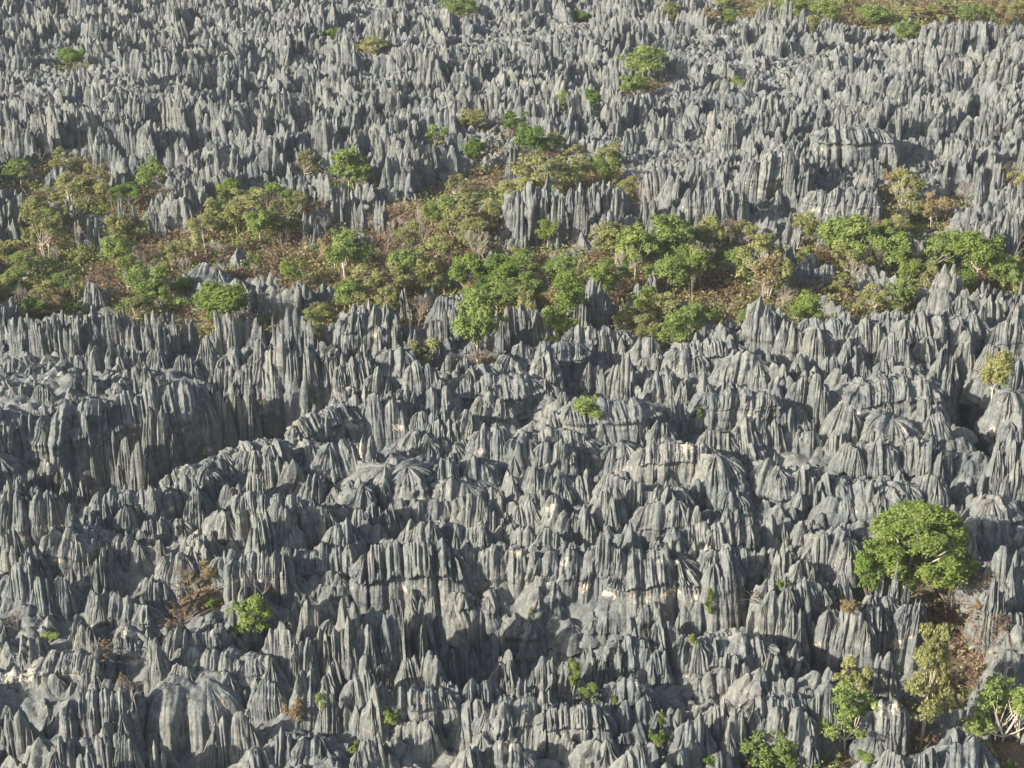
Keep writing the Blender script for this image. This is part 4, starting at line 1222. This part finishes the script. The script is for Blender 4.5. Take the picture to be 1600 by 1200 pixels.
for p in PLANTS:
    kind = p['kind']
    root_name = 'tree'
    w, h = p['w'], p['h']
    if kind in KIND_WORDS:
        if p['pw'] > 150: shape = 'big'
        elif p['ph'] > 1.15 * p['pw'] and (kind, 'tall') in PL: shape = 'tall'
        elif p['low']: shape = 'low'
        elif p['py'] > 800: shape = 'airy'
        else: shape = rk.choice(['round', 'round', 'airy'] if kind in ('green', 'dark', 'lime') else ['round', 'airy', 'airy'])
        crown_me, trunk_me = rk.choice(PL[kind, shape])
        name = 'shrub' if shape == 'low' else 'tree'
        root = bpy.data.objects.new('shrub' if shape == 'low' else 'leafy_tree', None)
        z0 = p['g'] + p['clear']
        root.location = (p['x'], p['y'], p['g'])
        parts = [('crown', crown_me, (0, 0, p['clear']), ((w * 1.22, w * 1.15, h * 1.30) if shape != 'big' else (w * 1.06, w, h * 1.1))),
                 ('trunk', trunk_me, (0, 0, p['clear']), (w, w, max(h, (p['clear'] + 0.4) / 0.9)) if p['clear'] > 0.2 else (w, w, h))]
        words = KIND_WORDS[kind] + ' '
        sz_w = 'wide ' if p['pw'] > 55 else ('small ' if p['pw'] < 32 else '')
        form = {'round': 'rounded tree', 'airy': 'open-crowned tree', 'tall': 'tall tree', 'big': 'tree', 'low': 'bush'}[shape]
        lab = sz_w + words + form
        cat = name
    elif kind.startswith('bare'):
        tw, tr = rk.choice(PL[kind][2:] if (w > 4.5 and p['py'] > 800) else PL[kind])
        root = bpy.data.objects.new('bare_tree', None)
        root.location = (p['x'], p['y'], p['g'] - 0.2)
        parts = [('twigs', tw, (0, 0, 0), (w, w, h + 0.2)), ('trunk', tr, (0, 0, 0), (w, w, h + 0.2))]
        lab = ('tall ' if p['ph'] > 55 else '') + {'pale': 'pale-branched', 'grey': 'grey-brown', 'red': 'reddish-brown'}[kind[5:]] + ' leafless tree'
        cat = 'tree'
    else:
        fo, st = rk.choice(PL['scrub'])
        root = bpy.data.objects.new('dry_shrub', None)
        root.location = (p['x'], p['y'], p['g'] - 0.05)
        parts = [('foliage', fo, (0, 0, 0), (w, w, h)), ('stems', st, (0, 0, 0), (w, w, h))]
        lab = ('wide ' if p['pw'] > 43 else '') + 'russet dry shrub'
        cat = 'shrub'
    col.objects.link(root)
    root.rotation_euler.z = rk.uniform(0, 2 * PI)
    for nm, me, lo, sc in parts:
        o = link(nm, me, root)
        o.location = lo
        o.scale = sc
    reg = region(p['px'], p['py'])
    tag(root, None, cat, ('trees and shrubs ' + reg))
    sp = SPECIAL.get((p['px'], p['py']))
    items.append((root, sp or (lab + ' ' + reg), p['px']))
unique_labels(items)

# undergrowth of the valley: dry twiggy tufts, herbs, fallen boulders
ru = np.random.default_rng(55)
VEGP = VEG[:, 2] ** 1.6 / (VEG[:, 2] ** 1.6).sum()
UX, UY = [], []
while len(UX) < 14000:
    k = ru.choice(len(VEG), p=VEGP)
    vx, vy, vr = VEG[k]
    a, r = ru.uniform(0, 2 * PI), vr * math.sqrt(ru.random()) * 1.15
    UX.append(vx + math.cos(a) * r); UY.append(vy + math.sin(a) * r)
UX, UY = np.array(UX), np.array(UY)
UZ = smooth_floor(UX, UY) + 0.1
V, A, MI = [], [], []
for x, y, z in zip(UX, UY, UZ):
    n = 18
    s = ru.uniform(0.4, 1.9) * (1.3 if y > 300 else 1.0)
    q = ru.normal(size=(n, 3)) * np.array([0.55, 0.55, 0.35]) * s + np.array([x, y, z + 0.5 * s])
    nr = ru.normal(size=(n, 3)) + np.array([0, 0, 0.6]); nr /= np.linalg.norm(nr, axis=1)[:, None]
    a = np.cross(nr, ru.normal(size=(n, 3))); a /= np.linalg.norm(a, axis=1)[:, None]
    b = np.cross(nr, a)
    l = 0.30 * ru.uniform(0.5, 1.3, n)[:, None]
    V.append(np.stack([q - a * l, q - b * l * .5, q + a * l, q + b * l * .5], 1).reshape(-1, 3))
    A.append(np.repeat(ru.random(n), 4))
    pick = vnoise(x / 5.0, y / 5.0, 3.0) + ru.normal(0, 0.35)
    MI.append(np.full(n, 0 if pick < -0.28 else (1 if pick < 0.02 else (2 if pick < 0.45 else 3))))
V = np.concatenate(V)
ug = link('undergrowth', mesh_from('undergrowth', V, np.arange(len(V)).reshape(-1, 4), [LEAF['dry'], LEAF['straw'], LEAF['olive'], LEAF['green']], False, {'tint': np.concatenate(A)}, np.concatenate(MI)))
tag(ug, 'dry brown and olive undergrowth covering the valley floor', 'undergrowth', kind='stuff')

tris = sum(len(m.polygons) * 2 for m in bpy.data.meshes)
print('TRIS', tris, 'OBJS', len(bpy.data.objects), 'towers', len(B), 'plants', len(PLANTS), 'pins', len(keep))

# ------------------------------------------------------------------ thin summer haze
hz = bpy.data.meshes.new('haze')
X0, X1, Y0, Y1, Z0, Z1 = -6200, 6200, -400, 6200, -30, 130
hz.from_pydata([(x, y, z) for z in (Z0, Z1) for x, y in ((X0, Y0), (X1, Y0), (X1, Y1), (X0, Y1))], [],
               [(0, 3, 2, 1), (4, 5, 6, 7), (0, 1, 5, 4), (1, 2, 6, 5), (2, 3, 7, 6), (3, 0, 4, 7)])
mh, nt, out = mat_new('thin_haze')
pv = N(nt, 'ShaderNodeVolumePrincipled')
pv.inputs['Color'].default_value = (0.92, 0.94, 0.96, 1)
pv.inputs['Density'].default_value = 0.00013
pv.inputs['Anisotropy'].default_value = 0.2
nt.links.new(pv.outputs[0], out.inputs['Volume'])
hz.materials.append(mh)
tag(link('haze', hz), 'thin pale haze in the air over the whole rock plateau', 'haze', kind='stuff')
